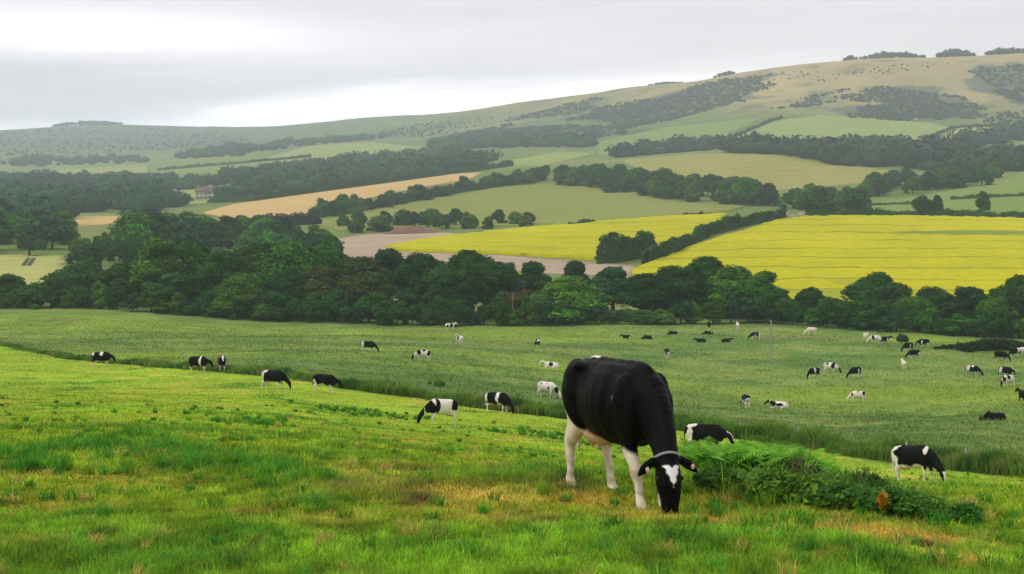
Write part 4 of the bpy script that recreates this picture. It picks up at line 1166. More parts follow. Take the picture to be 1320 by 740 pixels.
HERD = [
 (130, 472, 8, 'low', 0, K((.05, 1.35, .16, .22, 0), (-.75, 1.3, .12, .2, 0), leg=.55, seed=1), 'black cow with a pale saddle mark alone before the rough strip, far up the slope'),
 (256, 480, -20, 'low', 1, K((.32, 1.15, .10, .5, 0), leg=.6, seed=2), 'black cow with a white shoulder band walking down beside a cow seen head-on'),
 (286, 479, -75, 'stand', 0, K((1.3, 1.4, .3, .1, 0), leg=.62, seed=3, face=dict(hw=.05, z0=1.1, z1=1.6, x0=1.25)), 'dark cow with a white blaze seen head-on in front of the rough strip'),
 (352, 501, -12, 'graze', 0, K((-.62, 1.42, .22, .14, 0), (-.85, .9, .2, .5, 0), leg=.60, seed=4, face=NFACE), 'black grazing cow with a white rump top, higher of two grazing by the rough strip'),
 (417, 506, -8, 'low', 1, K((-.72, .75, .18, .3, 0), leg=.62, belly=.72, seed=5), 'black cow with pale belly and legs walking just behind the white-rumped grazing cow'),
 (474, 453, 0, 'graze', 0, K((-.72, 1.0, .20, .5, 0), leg=.5, seed=6), 'dark cow with white hindquarters standing alone in the middle of the lower pasture'),
 (545, 465, 170, 'graze', 1, Wc((.5, 1.2, .3, .4, 0), (-.75, 1.1, .2, .35, 0), (-.1, 1.42, .3, .14, 0), leg=.5, seed=7, head='k'), 'small white-bodied cow with black head and rump near the dark cow with white quarters'),
 (569, 547, 207, 'graze', 0, Wc((.78, .95, .34, .5, 0), (-.66, 1.15, .24, .32, 0), (.40, 1.12, .15, .40, 0), leg=.62, seed=8, head='k'), 'white cow with black neck and black rump patch grazing before the rough strip'),
 (592, 444, 120, 'stand', 0, Wc((-.1, 1.2, .25, .35, 0), (.8, 1.2, .3, .3, 0), leg=.5, seed=9, head='w'), 'black and white cow standing just below the tree belt, head turned away'),
 (580, 426, 15, 'stand', 1, Wc((.2, 1.1, .3, .4, 0), (-.5, .9, .2, .3, 0), leg=.5, seed=10), 'pale cow half in the shade under the tree belt'),
 (640, 531, -22, 'graze', 2, K((-.82, 1.0, .16, .5, 0), (.10, 1.2, .13, .45, 0), leg=.62, seed=11, face=NFACE), 'black cow with a white band round its middle grazing against the rough strip'),
 (704, 512, -28, 'graze', 0, Wc((1.0, .75, .22, .3, 0), (-.5, 1.25, .08, .08, 0), (.1, 1.3, .06, .06, 0), (.3, .95, .10, .12, 0), leg=.62, seed=12), 'almost white cow with a spotted body and dark neck grazing beyond the rough strip'),
 (693, 447, 100, 'graze', 1, K((-.8, 1.2, .14, .2, 0), leg=.4, seed=13), 'small dark cow with its back turned, alone in the middle of the far pasture'),
 (711, 474, 170, 'lie', 0, Wc((.1, .5, .28, .3, 0), leg=.2, seed=14, head='w'), 'white cow with a black flank patch lying down beyond the big grazing cow'),
 (808, 436, 165, 'lie', 0, K((-.7, .3, .15, .2, 0), leg=0, seed=15), 'black cow lying with head raised, first of the dark resting cows near the far trees'),
 (836, 437, 175, 'lie_graze', 0, K((-.85, .5, .14, .2, 0), leg=0, seed=16), 'black cow resting with head down and pale tail end beside one with its head raised'),
 (868, 431, 180, 'lie_graze', 1, K(leg=0, seed=17), 'plain black cow resting low near the edge of the far pasture'),
 (904, 441, 160, 'lie', 1, K(leg=0, seed=18), 'small black cow resting nearer than the pair by the far edge'),
 (914, 431, 170, 'lie_graze', 1, K((-.6, .6, .1, .1, 0), leg=0, seed=19), 'black cow lying in front of another dark one at the far pasture edge'),
 (914, 424, 80, 'stand', 0, K(leg=.3, seed=20), 'black cow standing behind a lying cow at the far pasture edge'),
 (936, 441, 10, 'lie', 0, K(leg=0, seed=21), 'black cow lying on its own left of the wooden pole'),
 (860, 461, -85, 'low', 0, K((1.3, .9, .3, .2, 0), leg=.75, seed=22, face=dict(hw=.06, z0=.6, z1=1.1, x0=1.2)), 'black cow with white legs facing head-on above the big cow and its shoulder'),
 (951, 426, 80, 'stand', 1, Wc((0, 1.3, .15, .1, 0), leg=.5, seed=23, head='w'), 'small white cow seen from behind near the far trees'),
 (974, 438, 185, 'graze', 0, K((-.72, .95, .2, .5, 0), (.1, .8, .15, .25, 0), leg=.75, seed=24), 'black cow with white legs and rear grazing close to the wooden pole'),
 (1046, 432, 190, 'graze', 0, Wc(leg=.5, seed=25, head='w', white=np.array((.72, .60, .46))), 'large cream-white cow grazing by the far trees, right of the wooden pole', 1.08),
 (961, 526, 95, 'graze', 0, K((-.95, .80, .25, .35, 0), leg=.80, seed=26), 'black cow with a pale rear seen from behind, beyond the bracken'),
 (1005, 526, 170, 'lie', 1, Wc((.0, .45, .35, .18, 0), (.75, .6, .3, .4, 0), leg=.2, seed=27, head='k'), 'white cow with a black head and flank patch lying beyond the bracken'),
 (1050, 487, 205, 'graze', 1, K((.05, 1.2, .14, .4, 0), (-.85, .9, .12, .4, 0), leg=.55, seed=28), 'black cow with a narrow white band grazing downhill, first of three near each other'),
 (1071, 481, -35, 'graze', 0, Wc((.45, 1.15, .25, .4, 0), (-.35, 1.3, .18, .14, 0), leg=.6, seed=29, head='k'), 'white cow with black shoulder and head grazing between two darker cows'),
 (1103, 487, 215, 'graze', 2, K((-.3, .9, .16, .4, 0), (.9, .4, .2, .3, 0), leg=.55, seed=30, face=NFACE), 'black cow with a white face and side patch grazing, last of three near each other'),
 (1107, 519, 155, 'graze', 0, Wc((-.7, 1.2, .16, .2, 0), (.7, 1.1, .14, .2, 0), (0, 1.35, .10, .10, 0), leg=.6, seed=31, white=np.array((.66, .56, .44))), 'creamy white cow with a few dark spots grazing alone in the lower pasture'),
 (1116, 439, -90, 'stand', 0, Wc((0, 1.35, .2, .15, 0), leg=.6, seed=32, head='w'), 'white cow facing forward at the end of the group by the far trees'),
 (1128, 442, 160, 'graze', 1, Wc((.3, 1.1, .25, .4, 0), leg=.6, seed=33, head='w'), 'white cow with a dark shoulder in the middle of the group by the far trees'),
 (1140, 444, 10, 'stand', 2, K((.5, .9, .18, .4, 0), (-.8, 1.0, .14, .4, 0), leg=.6, seed=34), 'black cow with white legs and shoulder in the group by the far trees'),
 (1171, 453, 205, 'graze', 0, K((-.2, .9, .12, .4, 0), leg=.5, seed=35), 'black cow with a white side stripe grazing behind a dark cow with pale rear'),
 (1179, 462, 190, 'graze', 2, K((-.72, .8, .22, .3, 0), leg=.5, seed=36), 'dark cow with a pale rear and belly grazing below the small round bush'),
 (1191, 448, 185, 'low', 0, K((.4, .9, .14, .4, 0), (-.6, .7, .2, .2, 0), leg=.5, seed=37), 'dark cow with a white chest standing by the rough bank below the far trees'),
 (1165, 477, 85, 'stand', 0, Wc((0, 1.2, .12, .2, 0), leg=.5, seed=38, head='w', white=np.array((.68, .62, .40))), 'narrow yellowish-white cow seen from behind in the open lower pasture'),
 (1254, 484, -35, 'graze', 0, K((-.55, 1.1, .25, .4, 0), (.1, 1.4, .2, .14, 0), leg=.6, seed=39), 'black cow with white rump and back grazing alone in the open pasture'),
 (1290, 465, -30, 'graze', 2, K(leg=.3, seed=40), 'all-black cow grazing downhill in front of the dark bramble mound'),
 (1309, 460, 200, 'graze', 0, K((-.5, 1.2, .3, .45, 0), leg=.45, seed=41), 'cow with black front half and white rear beside an all-black cow under the bramble mound'),
 (1320, 459, 195, 'graze', 1, Wc((-.2, 1.1, .2, .3, 0), leg=.6, seed=42, head='w'), 'white cow partly cut off by the picture edge under the bramble mound'),
 (1296, 486, -40, 'low', 0, K((-.55, .95, .2, .45, 0), leg=.4, seed=43), 'black cow with a white hip, upper one of an overlapping pair in the open pasture'),
 (1300, 498, 205, 'graze', 1, Wc((.15, 1.25, .28, .28, 0), (.8, .9, .2, .4, 0), leg=.7, seed=44, head='k'), 'white cow with a dark back and head, lower one of an overlapping pair'),
 (1321, 520, 100, 'stand', 0, K(leg=.3, seed=45), 'black cow cut off by the picture edge, standing in the lower pasture'),
 (1283, 542, 180, 'lie_graze', 0, K(leg=0, seed=46), 'all-black cow lying flat in the lower pasture beyond the fence posts'),
 (908, -70, -12, 'low', 0, K((-.66, 1.42, .30, .14, 0), (-.72, .8, .16, .55, 0), leg=.6, seed=47, face=dict(hw=.07, z0=.75, z1=1.2, x0=1.0)), 'black cow with white-topped rump behind the bracken, close to the big grazing cow', 1.12),
 (1180, -59, -48, 'graze', 2, K((-.72, 1.38, .20, .16, 0), (-.80, .85, .26, .42, 0), (.62, 1.30, .07, .16, 0), leg=.62, belly=.72, seed=48, face=dict(hw=.10, z0=-.02, z1=.52, x0=1.20, y=-.22)), 'black cow with white rear, belly and face grazing between brambles and fence post', 1.12),
]
for h in HERD: herd(*h)

# ------------------------------------------------------------------ grass
def blades(P, C, L, Wd, lean, rng, seg2=True, name='grass'):
    """one bent blade per row of P"""
    n = len(P)
    a = rng.random(n) * 2 * math.pi
    side = np.c_[np.cos(a), np.sin(a), np.zeros(n)]
    b = rng.random(n) * 2 * math.pi
    ld = np.c_[np.cos(b), np.sin(b), np.zeros(n)] * (lean * L)[:, None]
    up = np.array([0, 0, 1.0])
    w = (Wd / 2)[:, None]
    tip = P + ld + up * (L * np.sqrt(np.maximum(.15, 1 - lean ** 2)))[:, None]
    if seg2:
        mid = P + ld * .32 + up * (L * .58)[:, None]
        V = np.stack([P - side * w, P + side * w, mid + side * w * .8, mid - side * w * .8, tip], 1).reshape(-1, 3)
        i = np.arange(n)[:, None] * 5
        Fs = [np.c_[i, i + 1, i + 2, i + 3], np.c_[i + 3, i + 2, i + 4]]
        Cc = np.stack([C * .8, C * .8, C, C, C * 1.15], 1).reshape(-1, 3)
    else:
        V = np.stack([P - side * w, P + side * w, tip], 1).reshape(-1, 3)
        i = np.arange(n)[:, None] * 3
        Fs = [np.c_[i, i + 1, i + 2]]
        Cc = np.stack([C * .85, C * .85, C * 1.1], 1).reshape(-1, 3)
    return V, Fs, Cc

def pasture_grass():
    rng = np.random.default_rng(77)
    parts = []
    for (y0, y1, n, seg2) in ((6.8, 16, 500000, True), (16, 34, 330000, True), (34, 90, 210000, False), (90, 262, 190000, False)):
        Y = np.exp(rng.uniform(math.log(y0), math.log(y1), n))
        X = (2 * rng.random(n) - 1) * (0.40 * Y + 3.6)
        ok = Y < np.interp(660 + F * X / Y, [-150, 0, 150, 330, 500, 660, 820, 990, 1150, 1320, 1480], [300, 288, 281, 270, 264, 260, 262, 264, 258, 243, 236]) + 6
        X, Y = X[ok], Y[ok]; n = len(X)
        # clumping
        c, lush, dry, up = pasture_col(X, Y)
        cl = fbm(X / .33, Y / .42, 101, 2) if y1 < 40 else fbm(X / 2.2, Y / 2.2, 103, 2)
        L = (0.034 + 0.042 * rng.random(n) + .10 * np.maximum(0, cl)) * (1 + 1.6 * lush) * (1 - .35 * dry) * up + (1 - up) * (0.10 + 0.10 * rng.random(n)) * (1 + np.maximum(-.6, 2.2 * cl))
        L = L * (1 + .6 * vnoise(X / .6, Y / .8, 133))
        L = L * np.where(rng.random(n) < .03, 1.9, 1.0)
        Wd = np.maximum(0.0042, 0.00062 * Y) * (.7 + .6 * rng.random(n))
        straw = (rng.random(n) < .07 + .38 * dry)[:, None]
        k = (0.50 + 1.0 * rng.random(n)) * (1 + .9 * cl) * (1 + .7 * vnoise(X / (.11 if y1 < 40 else .6), Y / (.16 if y1 < 40 else .8), 131))
        c = c * k[:, None] * (1 + np.c_[.35 * (rng.random(n) - .5), np.zeros(n), .2 * (rng.random(n) - .5)])
        c = np.where(straw, c * .35 + np.array((.30, .23, .085)) * .65, c)
        c = np.clip(c, .004, 1)
        P = np.c_[X, Y, T(X, Y) - .01]
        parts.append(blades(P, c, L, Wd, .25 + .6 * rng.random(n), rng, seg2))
    # tussocks and taller weeds
    TS = []
    for q in LUSH:
        for k in range(int(26 * q[4] * max(1, q[2] * q[3] * .5))): TS.append((q[0] + rng.normal() * q[2] * .6, q[1] + rng.normal() * q[3] * .6, rng.uniform(.14, .30) * (1 if q[1] > 15.5 else .55), 0))
    for k in range(900):
        y = math.exp(rng.uniform(math.log(8.5), math.log(70))); TS.append((rng.uniform(-1, 1) * (.40 * y + 3.6), y, rng.uniform(.10, .22), rng.random() < .3))
    for k in range(50):
        q = ground_at(rng.uniform(890, 1275), 655 + rng.uniform(-12, 30)); TS.append((q[0], q[1], rng.uniform(.12, .24), rng.random() < .25))
    PB = []; PC = []; PL = []
    for x, y, h, st in TS:
        m = int(rng.integers(26, 60)); r = h * .45
        a = rng.random(m) * 6.28; rr = np.sqrt(rng.random(m)) * r
        PB.append(np.c_[x + rr * np.cos(a), y + rr * np.sin(a)]); PL.append(h * (.5 + .6 * rng.random(m)))
        base = np.array((.50, .38, .10)) if st else (C_LUSH * rng.uniform(.8, 1.5) if rng.random() < .6 else C_BRIGHT * rng.uniform(.7, 1.1))
        PC.append(base * (.6 + .8 * rng.random((m, 1))))
    PB = np.concatenate(PB); PL = np.concatenate(PL); PC = np.concatenate(PC)
    Pt = np.c_[PB, T(PB[:, 0], PB[:, 1]) - .01]
    parts.append(blades(Pt, np.clip(PC, .004, 1), PL, np.maximum(.006, .0007 * PB[:, 1]) * (.7 + .6 * rng.random(len(PB))), .25 + .6 * rng.random(len(PB)), rng, True))
    V = []; Fq = []; C = []; o = 0
    fs = {}
    for v, f, c in parts:
        V.append(v); C.append(c)
        for a in f: fs.setdefault(a.shape[1], []).append(a + o)
        o += len(v)
    me = np_mesh('grass', np.concatenate(V), [np.concatenate(a) for a in fs.values()], M_GRASS, np.concatenate(C))
    tag(link('grass', me), 'short grazed grass of the sloping pasture', 'grass', kind='stuff')
pasture_grass()

def rough_strip():
    rng = np.random.default_rng(5)
    n = 150000
    seg = np.linalg.norm(np.diff(STRIP, axis=0), axis=1); cum = np.r_[0, np.cumsum(seg)]
    # density by apparent size: more where nearer
    t = rng.random(n * 3) * cum[-1]
    x = np.interp(t, cum, STRIP[:, 0]); y = np.interp(t, cum, STRIP[:, 1])
    keep = rng.random(len(t)) < (68 / np.maximum(y, 60)) ** 1.3
    t, x, y = t[keep][:n], x[keep][:n], y[keep][:n]; n = len(t)
    px = 660 + F * x / y
    wid = np.interp(px, [0, 400, 760, 1000, 1400], [2.6, 3.0, 3.6, 5.5, 6.0])
    hgt = np.interp(px, [0, 130, 300, 430, 560, 760, 1000, 1200, 1400], [.35, .5, .5, .7, .85, .85, 1.0, 1.0, .95])
    v = rng.random(n)
    y = y + (v ** .8) * wid + 2.2 * vnoise(t / 6.0, t * 0, 3); x = x + rng.normal(size=n) * .3
    h = hgt * (1 + .9 * fbm(x / 3.0, y / 1.6, 7, 3)) * (.55 + .6 * rng.random(n)) * (1 - .6 * smoothstep(.6, 1, v))
    gap = smoothstep(-.22, .02, fbm(t / 9.0, v * 1.5, 19, 2) + np.interp(px, [0, 330, 420, 700], [-.06, -.04, .10, .16])); h = h * (.30 + .70 * gap)
    brown = smoothstep(.12, .42, fbm(x / 4.0, y / 2.0, 29, 3))
    c = lerp(np.array((0.14, 0.25, 0.028)) * np.ones((n, 3)), np.array((0.27, 0.22, 0.075)), brown * .7)
    c = lerp(c, np.array((0.060, 0.145, 0.02)), smoothstep(-.1, .4, fbm(x / 1.7, y, 39, 2)))
    c = c * (.6 + .8 * rng.random((n, 1)))
    P = np.c_[x, y, T(x, y) - .02]
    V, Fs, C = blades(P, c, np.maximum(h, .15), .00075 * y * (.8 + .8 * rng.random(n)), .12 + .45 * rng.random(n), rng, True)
    tag(link('tall_grass', np_mesh('tall_grass', V, Fs, M_GRASS, C)), 'strip of tall rough grass and rushes crossing the pasture', 'grass', kind='stuff')
rough_strip()

# ------------------------------------------------------------------ bushes of the foreground patch
def near_bush(px, py, wpx, hpx, base, label, seed, name='bramble_bush', leaf=.045, n=2600, depth=.8):
    rng = np.random.default_rng(seed)
    p = ground_at(px, py); Y = p[1]
    w = wpx / F * Y / 2; h = hpx / F * Y
    L = []
    for i in range(12):
        a = rng.random() * 6.28; rr = math.sqrt(rng.random()) * .75
        r = h * (.30 + .22 * rng.random())
        L.append((w * rr * math.cos(a), w * depth * rr * math.sin(a), max(r * .4, (h - r) * (1 - .6 * rr ** 2) * rng.uniform(.7, 1.0)), r))
    V, Fc, C = crown(L, n, leaf, rng, base, tone=.35, core=.72)
    nl = len(Fc[0]); kk = rng.random(nl); mul = np.ones((nl, 3)); mul[kk < .28] = (1.9, 1.7, 1.3); mul[kk > .95] = (3.5, 1.2, 1.2)
    C[:nl * 4] *= np.repeat(mul, 4, 0)
    # stray shoots
    m = 150
    a = rng.random(m) * 6.28; rr = np.sqrt(rng.random(m)) * .9
    SP = np.c_[w * rr * np.cos(a), w * depth * rr * np.sin(a), np.zeros(m)]
    V2, F2, C2 = blades(SP, np.array(base) * 1.2 * (.6 + .8 * rng.random((m, 1))), h * (.9 + .75 * rng.random(m)) * (1.1 - .5 * rr), np.full(m, .014), .1 + .4 * rng.random(m), rng, True)
    ns = 26 if name == 'nettle_clump' else 8
    SV = []; SC = []
    for i in range(ns):
        a = rng.random() * 6.28; rr = math.sqrt(rng.random()) * .85; x, y = w * rr * math.cos(a), w * depth * rr * math.sin(a); hh = h * rng.uniform(.9, 1.35) * (1.1 - .4 * rr); ln = rng.normal(size=2) * .12
        k = 14; zz = np.linspace(.35, 1, k) * hh; P = np.c_[x + ln[0] * zz, y + ln[1] * zz, zz]
        dd = rand_dirs(k, rng); dd[:, 2] = np.abs(dd[:, 2]) + .5; dd /= np.linalg.norm(dd, axis=1, keepdims=True)
        SV.append(leaf_quads(P + dd * np.array([.03, .03, 0]), dd, leaf * 1.1 * (1.2 - np.linspace(.2, .9, k)), rng)); SC.append(np.tile(np.array(base) * rng.uniform(.9, 1.9), (k * 4, 1)))
    SV = np.concatenate(SV); V2 = np.r_[V2, SV]; C2 = np.r_[C2, np.concatenate(SC)]; F2 = F2 + [np.arange(len(V2) - len(SV), len(V2)).reshape(-1, 4)]
    Fall = {}
    for f in Fc: Fall.setdefault(f.shape[1], []).append(f)
    for f in F2: Fall.setdefault(f.shape[1], []).append(f + len(V))
    V = np.r_[V, V2]; C = np.r_[C, C2]
    V[:, 2] += T(p[0] + V[:, 0], p[1] + V[:, 1]) - p[2]
    o = link(name, np_mesh(name, V, [np.concatenate(f) for f in Fall.values()], M_GRASS, C)); o.location = p
    return tag(o, label, 'bush')
FERN = (0.13, 0.36, 0.022); NETTLE = (0.085, 0.22, 0.030); BRAM = (0.055, 0.15, 0.024)

def fern_patch(pxs, label, seed):
    """arching fronds with leaflets, one stand of bracken"""
    rng = np.random.default_rng(seed)
    PV = []; PC = []
    c0 = ground_at(*pxs[0][:2])
    for (px, py, wpx, dep, n, ht) in pxs:
        c = ground_at(px, py)
        for i in range(n):
            a = rng.random() * 6.28; rr = math.sqrt(rng.random())
            x = c[0] + wpx / F * c[1] / 2 * rr * math.cos(a); y = c[1] + dep * rr * math.sin(a); z = float(T(x, y))
            h = ht * rng.uniform(.55, 1.1); az = rng.random() * 6.28; reach = h * rng.uniform(.45, 1.0)
            s = np.linspace(.25, 1, 13)
            ax = np.c_[x + reach * s ** 1.6 * math.cos(az), y + reach * s ** 1.6 * math.sin(az), z + h * (1.35 * s - .55 * s ** 2.4)]
            tang = np.array([math.cos(az), math.sin(az), .2]); lat = np.array([-math.sin(az), math.cos(az), 0])
            wl = h * .34 * np.sin(math.pi * (0.12 + .86 * (s - .25) / .75)) ** .8
            tone = rng.uniform(.6, 1.35)
            for sg in (1, -1):
                tipp = ax + lat * sg * wl[:, None] + tang * (wl * .35)[:, None] - np.array([0, 0, 1]) * (wl * .25)[:, None]
                hw = .022 + .010 * rng.random((13, 1))
                PV.append(np.stack([ax - tang * hw, ax + tang * hw, tipp * .35 + ax * .65 + tang * hw * 1.1, tipp], 1).reshape(-1, 3))
                PC.append(np.repeat(np.array(FERN) * tone * (.8 + .4 * rng.random((13, 1))), 4, 0))
    V = np.concatenate(PV) - c0
    o = link('bracken', np_mesh('bracken', V, np.arange(len(V)).reshape(-1, 4), M_GRASS, np.concatenate(PC))); o.location = c0
    return tag(o, label, 'fern')
fern_patch([(945, 620, 120, 1.6, 300, .72), (985, 617, 120, 2.2, 260, .70)], 'bright green spread of bracken beside the big cow and its head', 4)
near_bush(1000, 646, 90, 44, NETTLE, 'leafy dark green nettle clump at the foot of the bright bracken', 11, 'nettle_clump')
near_bush(935, 632, 80, 30, BRAM, 'dark bramble in the shade under the bracken, next to the cow and its muzzle', 12)
near_bush(1030, 642, 70, 46, (0.060, 0.070, 0.026), 'brownish seeding nettle clump with tall stalks above the brambles', 13, 'nettle_clump')
near_bush(1065, 652, 80, 44, NETTLE, 'mid-green nettle clump in the middle of the bush patch', 14, 'nettle_clump')
near_bush(1090, 661, 64, 40, BRAM, 'dark bramble bush just before the orange frond', 15)
near_bush(1140, 666, 80, 40, BRAM, 'dark bramble bush just behind the orange frond', 16)
near_bush(1180, 668, 74, 34, NETTLE, 'green leafy clump in front of the grazing cow by the fence post', 17, 'nettle_clump')
near_bush(1208, 672, 56, 22, BRAM, 'low thin bramble linking the patch to the last small bush', 18)
near_bush(1245, 677, 42, 28, BRAM, 'small separate dark bush at the lower end of the bush patch', 19)
near_bush(1060, 630, 90, 34, FERN, 'pale green fern clump behind the nettles', 20, 'fern_clump')
near_bush(1110, 640, 80, 30, (0.05, .11, .02), 'pale leafy clump behind the orange frond', 21, 'nettle_clump')
def dead_frond():
    p = ground_at(1121, 664); rng = np.random.default_rng(8); n = 160
    iv = rng.normal(size=(n, 3)) * np.array([.020, .018, .034]) + np.array([0, 0, .25])
    V = leaf_quads(iv, rand_dirs(n, rng), .019 * (.6 + .8 * rng.random(n)), rng)
    C = np.repeat(np.array((.46, .20, .02)) * (.6 + .7 * rng.random((n, 1))), 4, 0)
    sv, sf = tube_mesh([(0, 0, -.05), (.01, 0, .1), (0, 0, .28)], [.006, .005, .003], 6)
    me = np_mesh('withered_frond', np.r_[V, sv], [np.r_[np.arange(len(V)).reshape(-1, 4), sf + len(V)]], M_GRASS, np.r_[C, np.tile((.2, .1, .03), (len(sv), 1))])
    o = link('withered_frond', me); o.location = p + np.array([0, -.48, .0])
    tag(o, 'orange withered frond standing among the dark brambles', 'dead plant')
dead_frond()
# single bushes and mounds out in the lower pasture
def far_bush(px, py, wpx, hpx, base, label, seed, name='bush', n=1600):
    rng = np.random.default_rng(seed); p = ground_at(px, py); Y = p[1]; w = wpx / F * Y / 2; h = hpx / F * Y
    k = max(5, int(w / h * 5))
    L = [(rng.uniform(-.9, .9) * w, rng.uniform(-.5, .5) * h * 2, h * .35, h * rng.uniform(.4, .62)) for i in range(k)]
    L = [(x, y, z * (1.2 - .7 * abs(x) / w), r * (1.15 - .6 * abs(x) / w)) for x, y, z, r in L]
    V, Fc, C = crown(L, n, h * .09, rng, base, core=.85)
    V[:, 2] += T(p[0] + V[:, 0], p[1] + V[:, 1]) - p[2]
    o = link(name, np_mesh(name, V, Fc, M_LEAF, C)); o.location = p
    return tag(o, label, 'bush')
far_bush(1285, 452, 100, 18, (.018, .040, .012), 'long dark bramble mound in the lower pasture below the far trees', 31, 'bramble_mound', 3200)
far_bush(1225, 450, 50, 7, (.022, .042, .014), 'low dark tongue of bramble running out from the mound', 32, 'bramble_mound')
far_bush(1164, 441, 11, 10, (.02, .05, .014), 'small round bush alone in the far pasture', 33)
far_bush(562, 497, 18, 9, (.045, .11, .016), 'bright green bush sticking up from the rough strip', 34)

# ------------------------------------------------------------------ fence posts, poles, wire
M_WOOD = mat_simple('weathered_wood', (0.30, 0.26, 0.20), 0.9, 12, 0.35, 0.4)
M_POLE = mat_simple('creosote_pole', (0.30, 0.27, 0.22), 0.85, 8, 0.3, 0.3)
M_WIRE = mat_simple('power_cable', (0.10, 0.10, 0.105), 0.5)
M_PORC = mat_simple('insulator_glaze', (0.35, 0.33, 0.30), 0.25)
for px, py, top, lab, tlt in ((1168, 600, 569, 'grey wooden fence post behind the grazing cow with the white face', .02), (1246, 607, 578, 'pale short fence post standing in the tall grass, further along from the cow', -.04), (1029, 566, 549, 'thin old fence post half hidden in the tall grass above the bracken', .03)):
    p = ground_at(px, py); h = (py - top) / F * p[1]
    v, f = tube_mesh([(0, 0, -.2), (.005, 0, h * .5), (.0, .005, h - .03), (0, 0, h)], [.065, .062, .058, .035], 10)
    o = link('fence_post', np_mesh('fence_post', np.r_[v, [[0, 0, h + .005]]], [f, np.array([(len(v) - 10 + j, len(v) - 10 + (j + 1) % 10, len(v)) for j in range(10)])], M_WOOD)); o.location = p; o.rotation_euler = (0, tlt, 0)
    tag(o, lab, 'post', 'fence posts in the rough strip')
TOPS = []
def pole(px, Y, top, lab, arm=True):
    p = at_dist(px, Y); h = -(top - HY) / F * Y - p[2]
    e = empty('utility_pole', p)
    v, f = tube_mesh([(0, 0, -.4), (0, 0, h * .5), (0, 0, h)], [.10, .09, .07], 10)
    link('shaft', np_mesh('shaft', v, f, M_POLE, smooth=True), e)
    bm = bmesh.new(); bmesh.ops.create_cube(bm, size=1)
    for q in bm.verts: q.co = (q.co.x * .09, q.co.y * 1.2, h - .12 + q.co.z * .1)
    m_ = bpy.data.meshes.new('crossarm'); bm.to_mesh(m_); bm.free(); m_.materials.append(M_POLE); link('crossarm', m_, e)
    for s in (-.5, .5):
        iv, if_ = ico(2); link('insulator', np_mesh('insulator', iv * np.array([.05, .05, .09]) + np.array([0, s, h + .01]), if_, M_PORC, smooth=True), e)
    tag(e, lab, 'utility pole', 'poles carrying the power line')
    TOPS.append(Vector(p) + Vector((0, 0, h + .1)))
pole(661, 267, 379, 'pale thin pole standing against the dark tree belt beside a golden-brown tree')
pole(994, 197, 414, 'wooden pole standing alone in the pasture in front of the trees')
TOPS.append(Vector(at_dist(1640, 150)) + Vector((0, 0, 6.2)))
def cable(a, b, sag, off, lab):
    pts = []
    for i in range(31):
        t = i / 30; q = a.lerp(b, t); pts.append((q.x, q.y + off, q.z - sag * 4 * t * (1 - t)))
    v, f = tube_mesh(pts, [.013] * 31, 6)
    tag(link('power_cable', np_mesh('power_cable', v, f, M_WIRE, smooth=True)), lab, 'cable', 'cables of the power line')
for off in (-.5, .5):
    cable(TOPS[0], TOPS[1], 1.4, off, 'thin power cable hanging between the two poles across the tree belt')
    cable(TOPS[1], TOPS[2], 1.6, off, 'thin power cable running from the lone pasture pole out of the picture')

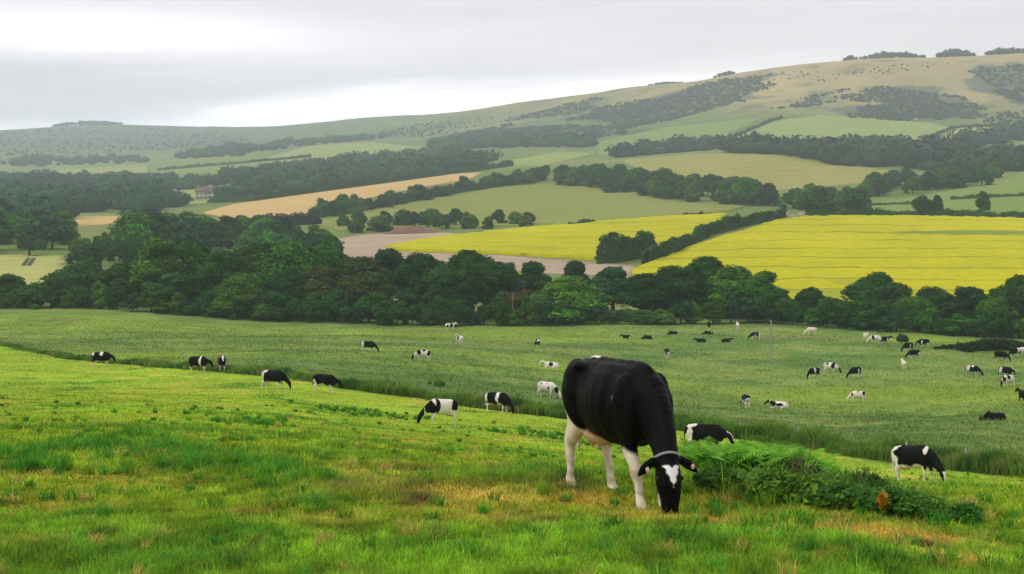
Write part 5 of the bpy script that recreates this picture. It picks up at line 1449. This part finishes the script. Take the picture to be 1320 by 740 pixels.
# ------------------------------------------------------------------ buildings far off
M_ROOF = mat_simple('clay_tile_roof', (0.13, 0.09, 0.078), 0.9, 1.2, 0.3)
M_SLATE = mat_simple('slate_roof', (0.24, 0.24, 0.26), 0.8, 1.0, 0.2)
M_REND = mat_simple('pale_render', (0.42, 0.38, 0.33), 0.9, 0.8, 0.12)
M_STONE = mat_simple('rough_limestone', (0.36, 0.31, 0.26), 0.95, 2.0, 0.3, 0.4)
M_GLASS = mat_simple('window_glass', (0.03, 0.035, 0.04), 0.1, spec=0.6)
def box_np(x0, x1, y0, y1, z0, z1):
    v = np.array([(x, y, z) for x in (x0, x1) for y in (y0, y1) for z in (z0, z1)], float)
    f = np.array([(0, 1, 3, 2), (4, 6, 7, 5), (0, 4, 5, 1), (2, 3, 7, 6), (0, 2, 6, 4), (1, 5, 7, 3)])
    return v, f
def house(px, py, w, d, h, rh, rz, roof, wall, lab, nwin=4, two=True, name='house', chim=True):
    p = ground_at(px, py); e = empty(name, p); e.rotation_euler = (0, 0, R(rz))
    v, f = box_np(-w / 2, w / 2, -d / 2, d / 2, -1, h)
    g = np.array([(-w / 2, -d / 2, h), (-w / 2, d / 2, h), (-w / 2, 0, h + rh * .98), (w / 2, -d / 2, h), (w / 2, d / 2, h), (w / 2, 0, h + rh * .98)])
    link('wall', np_mesh('wall', np.r_[v, g], [f, np.array([(8, 10, 9), (11, 12, 13)])], wall), e)
    o_ = .4; t = .18
    rv = np.array([(-w / 2 - o_, -d / 2 - o_, h - .25), (w / 2 + o_, -d / 2 - o_, h - .25), (w / 2 + o_, 0, h + rh), (-w / 2 - o_, 0, h + rh), (w / 2 + o_, d / 2 + o_, h - .25), (-w / 2 - o_, d / 2 + o_, h - .25)])
    rv = np.r_[rv, rv + np.array([0, 0, t])]
    rf = [(0, 1, 2, 3), (3, 2, 4, 5), (6, 9, 8, 7), (9, 11, 10, 8), (0, 6, 7, 1), (5, 4, 10, 11), (0, 3, 9, 6), (3, 5, 11, 9), (1, 7, 8, 2), (2, 8, 10, 4)]
    r = link('roof', np_mesh('roof', rv, np.array(rf), roof), e)
    if chim:
        for cx in (-w * .36, w * .34):
            v, f = box_np(cx - .45, cx + .45, -.4, .4, h + rh * .5, h + rh + 1.3); link('chimney', np_mesh('chimney', v, f, M_STONE), r)
    for i in range(nwin):
        cx = -w / 2 + w * (i + .5) / nwin
        for z0 in ((.9, 3.5) if two else (.9,)):
            if z0 + 1.3 > h: continue
            v, f = box_np(cx - .6, cx + .6, -d / 2 - .06, -d / 2 + .05, z0, z0 + 1.3); link('window', np_mesh('window', v, f, M_GLASS), e)
    v, f = box_np(w * .05 - .5, w * .05 + .5, -d / 2 - .07, -d / 2 + .05, -.5, 2.0)
    if name == 'house' and nwin % 2 == 0: link('door', np_mesh('door', v, f, M_POLE), e)
    return tag(e, lab, 'house' if name == 'house' else 'shed')
house(263, 257, 12, 8, 5.6, 3.6, 6, M_ROOF, M_REND, 'brown-roofed house at the front of the pair among the valley trees')
house(280, 256, 12.5, 8, 5.2, 3.8, -4, M_ROOF, M_REND, 'brown-roofed house next to the hedge of the wheat field, end of the pair')
house(231, 257, 7, 6, 4.2, 2.4, 20, M_SLATE, M_REND, 'small pale cottage with grey roof set apart from the brown-roofed pair', 2, False)
house(8, 279, 16, 9, 3.2, 2.4, 3, M_SLATE, M_STONE, 'long low grey-roofed barn among the trees at the far left', 5, False, 'barn', False)
house(1181, 155, 5, 3.6, 2.2, 1.0, 8, M_SLATE, M_REND, 'tiny white field shed high on the hillside', 2, False, 'field_shed', False)
def ruin():
    p = ground_at(1024, 281); e = empty('stone_wall', p)
    for (x0, x1, h) in ((-3.4, -2.7, 2.6), (-2.7, 1.2, 1.5), (1.2, 4.2, 2.3)):
        v, f = box_np(x0 + .004, x1, -.25, .25, -.6, h)
        v = v + RNG.normal(size=v.shape) * .06
        link('masonry', np_mesh('masonry', v, f, M_STONE), e)
    tag(e, 'broken pinkish stone wall at the top corner of the larger yellow field', 'wall')
ruin()
def heap():
    rng = np.random.default_rng(4); c = ground_at(530, 301)
    n = 40; gx, gy = np.meshgrid(np.linspace(-1, 1, n), np.linspace(-1, 1, 16))
    X = gx * 12; Y = gy * 5; r = np.maximum(0, 1 - gx ** 2) * np.maximum(0, 1 - gy ** 2)
    Z = 2.6 * r ** .6 * (1 + .9 * fbm(X / 3, Y / 3, 3, 4)) - .25
    V = np.c_[X.ravel(), Y.ravel(), Z.ravel()]; V[:, 2] += T(c[0] + V[:, 0], c[1] + V[:, 1]) - c[2]
    i = np.arange(n * 16).reshape(16, n); f = np.stack([i[:-1, :-1], i[:-1, 1:], i[1:, 1:], i[1:, :-1]], -1).reshape(-1, 4)
    o = link('soil_heap', np_mesh('soil_heap', V, f, mat_simple('red_soil', (0.17, 0.085, 0.07), 0.95, .8, .5, .5))); o.location = c
    tag(o, 'reddish heap of dug soil on the edge of the bare ground', 'soil heap')
heap()
def ruts():
    for k, (x0, x1) in enumerate(((30, 37), (37, 44))):
        a = ground_at(x0, 344); b = ground_at(x1, 334)
        d = np.array([b[0] - a[0], b[1] - a[1]]); d /= np.linalg.norm(d); s = np.array([-d[1], d[0]]) * .6
        ts = np.linspace(0, 1, 20); P = np.array([a[:2] + (b[:2] - a[:2]) * t for t in ts])
        V = np.concatenate([np.c_[P - s, T(*(P - s).T) + .42], np.c_[P + s, T(*(P + s).T) + .42]])
        f = np.array([(i, i + 1, 21 + i, 20 + i) for i in range(19)])
        tag(link('wheel_track', np_mesh('wheel_track', V, f, mat_simple('trodden_crop', (.035, .045, .02), .95))), kind='structure')
ruts()
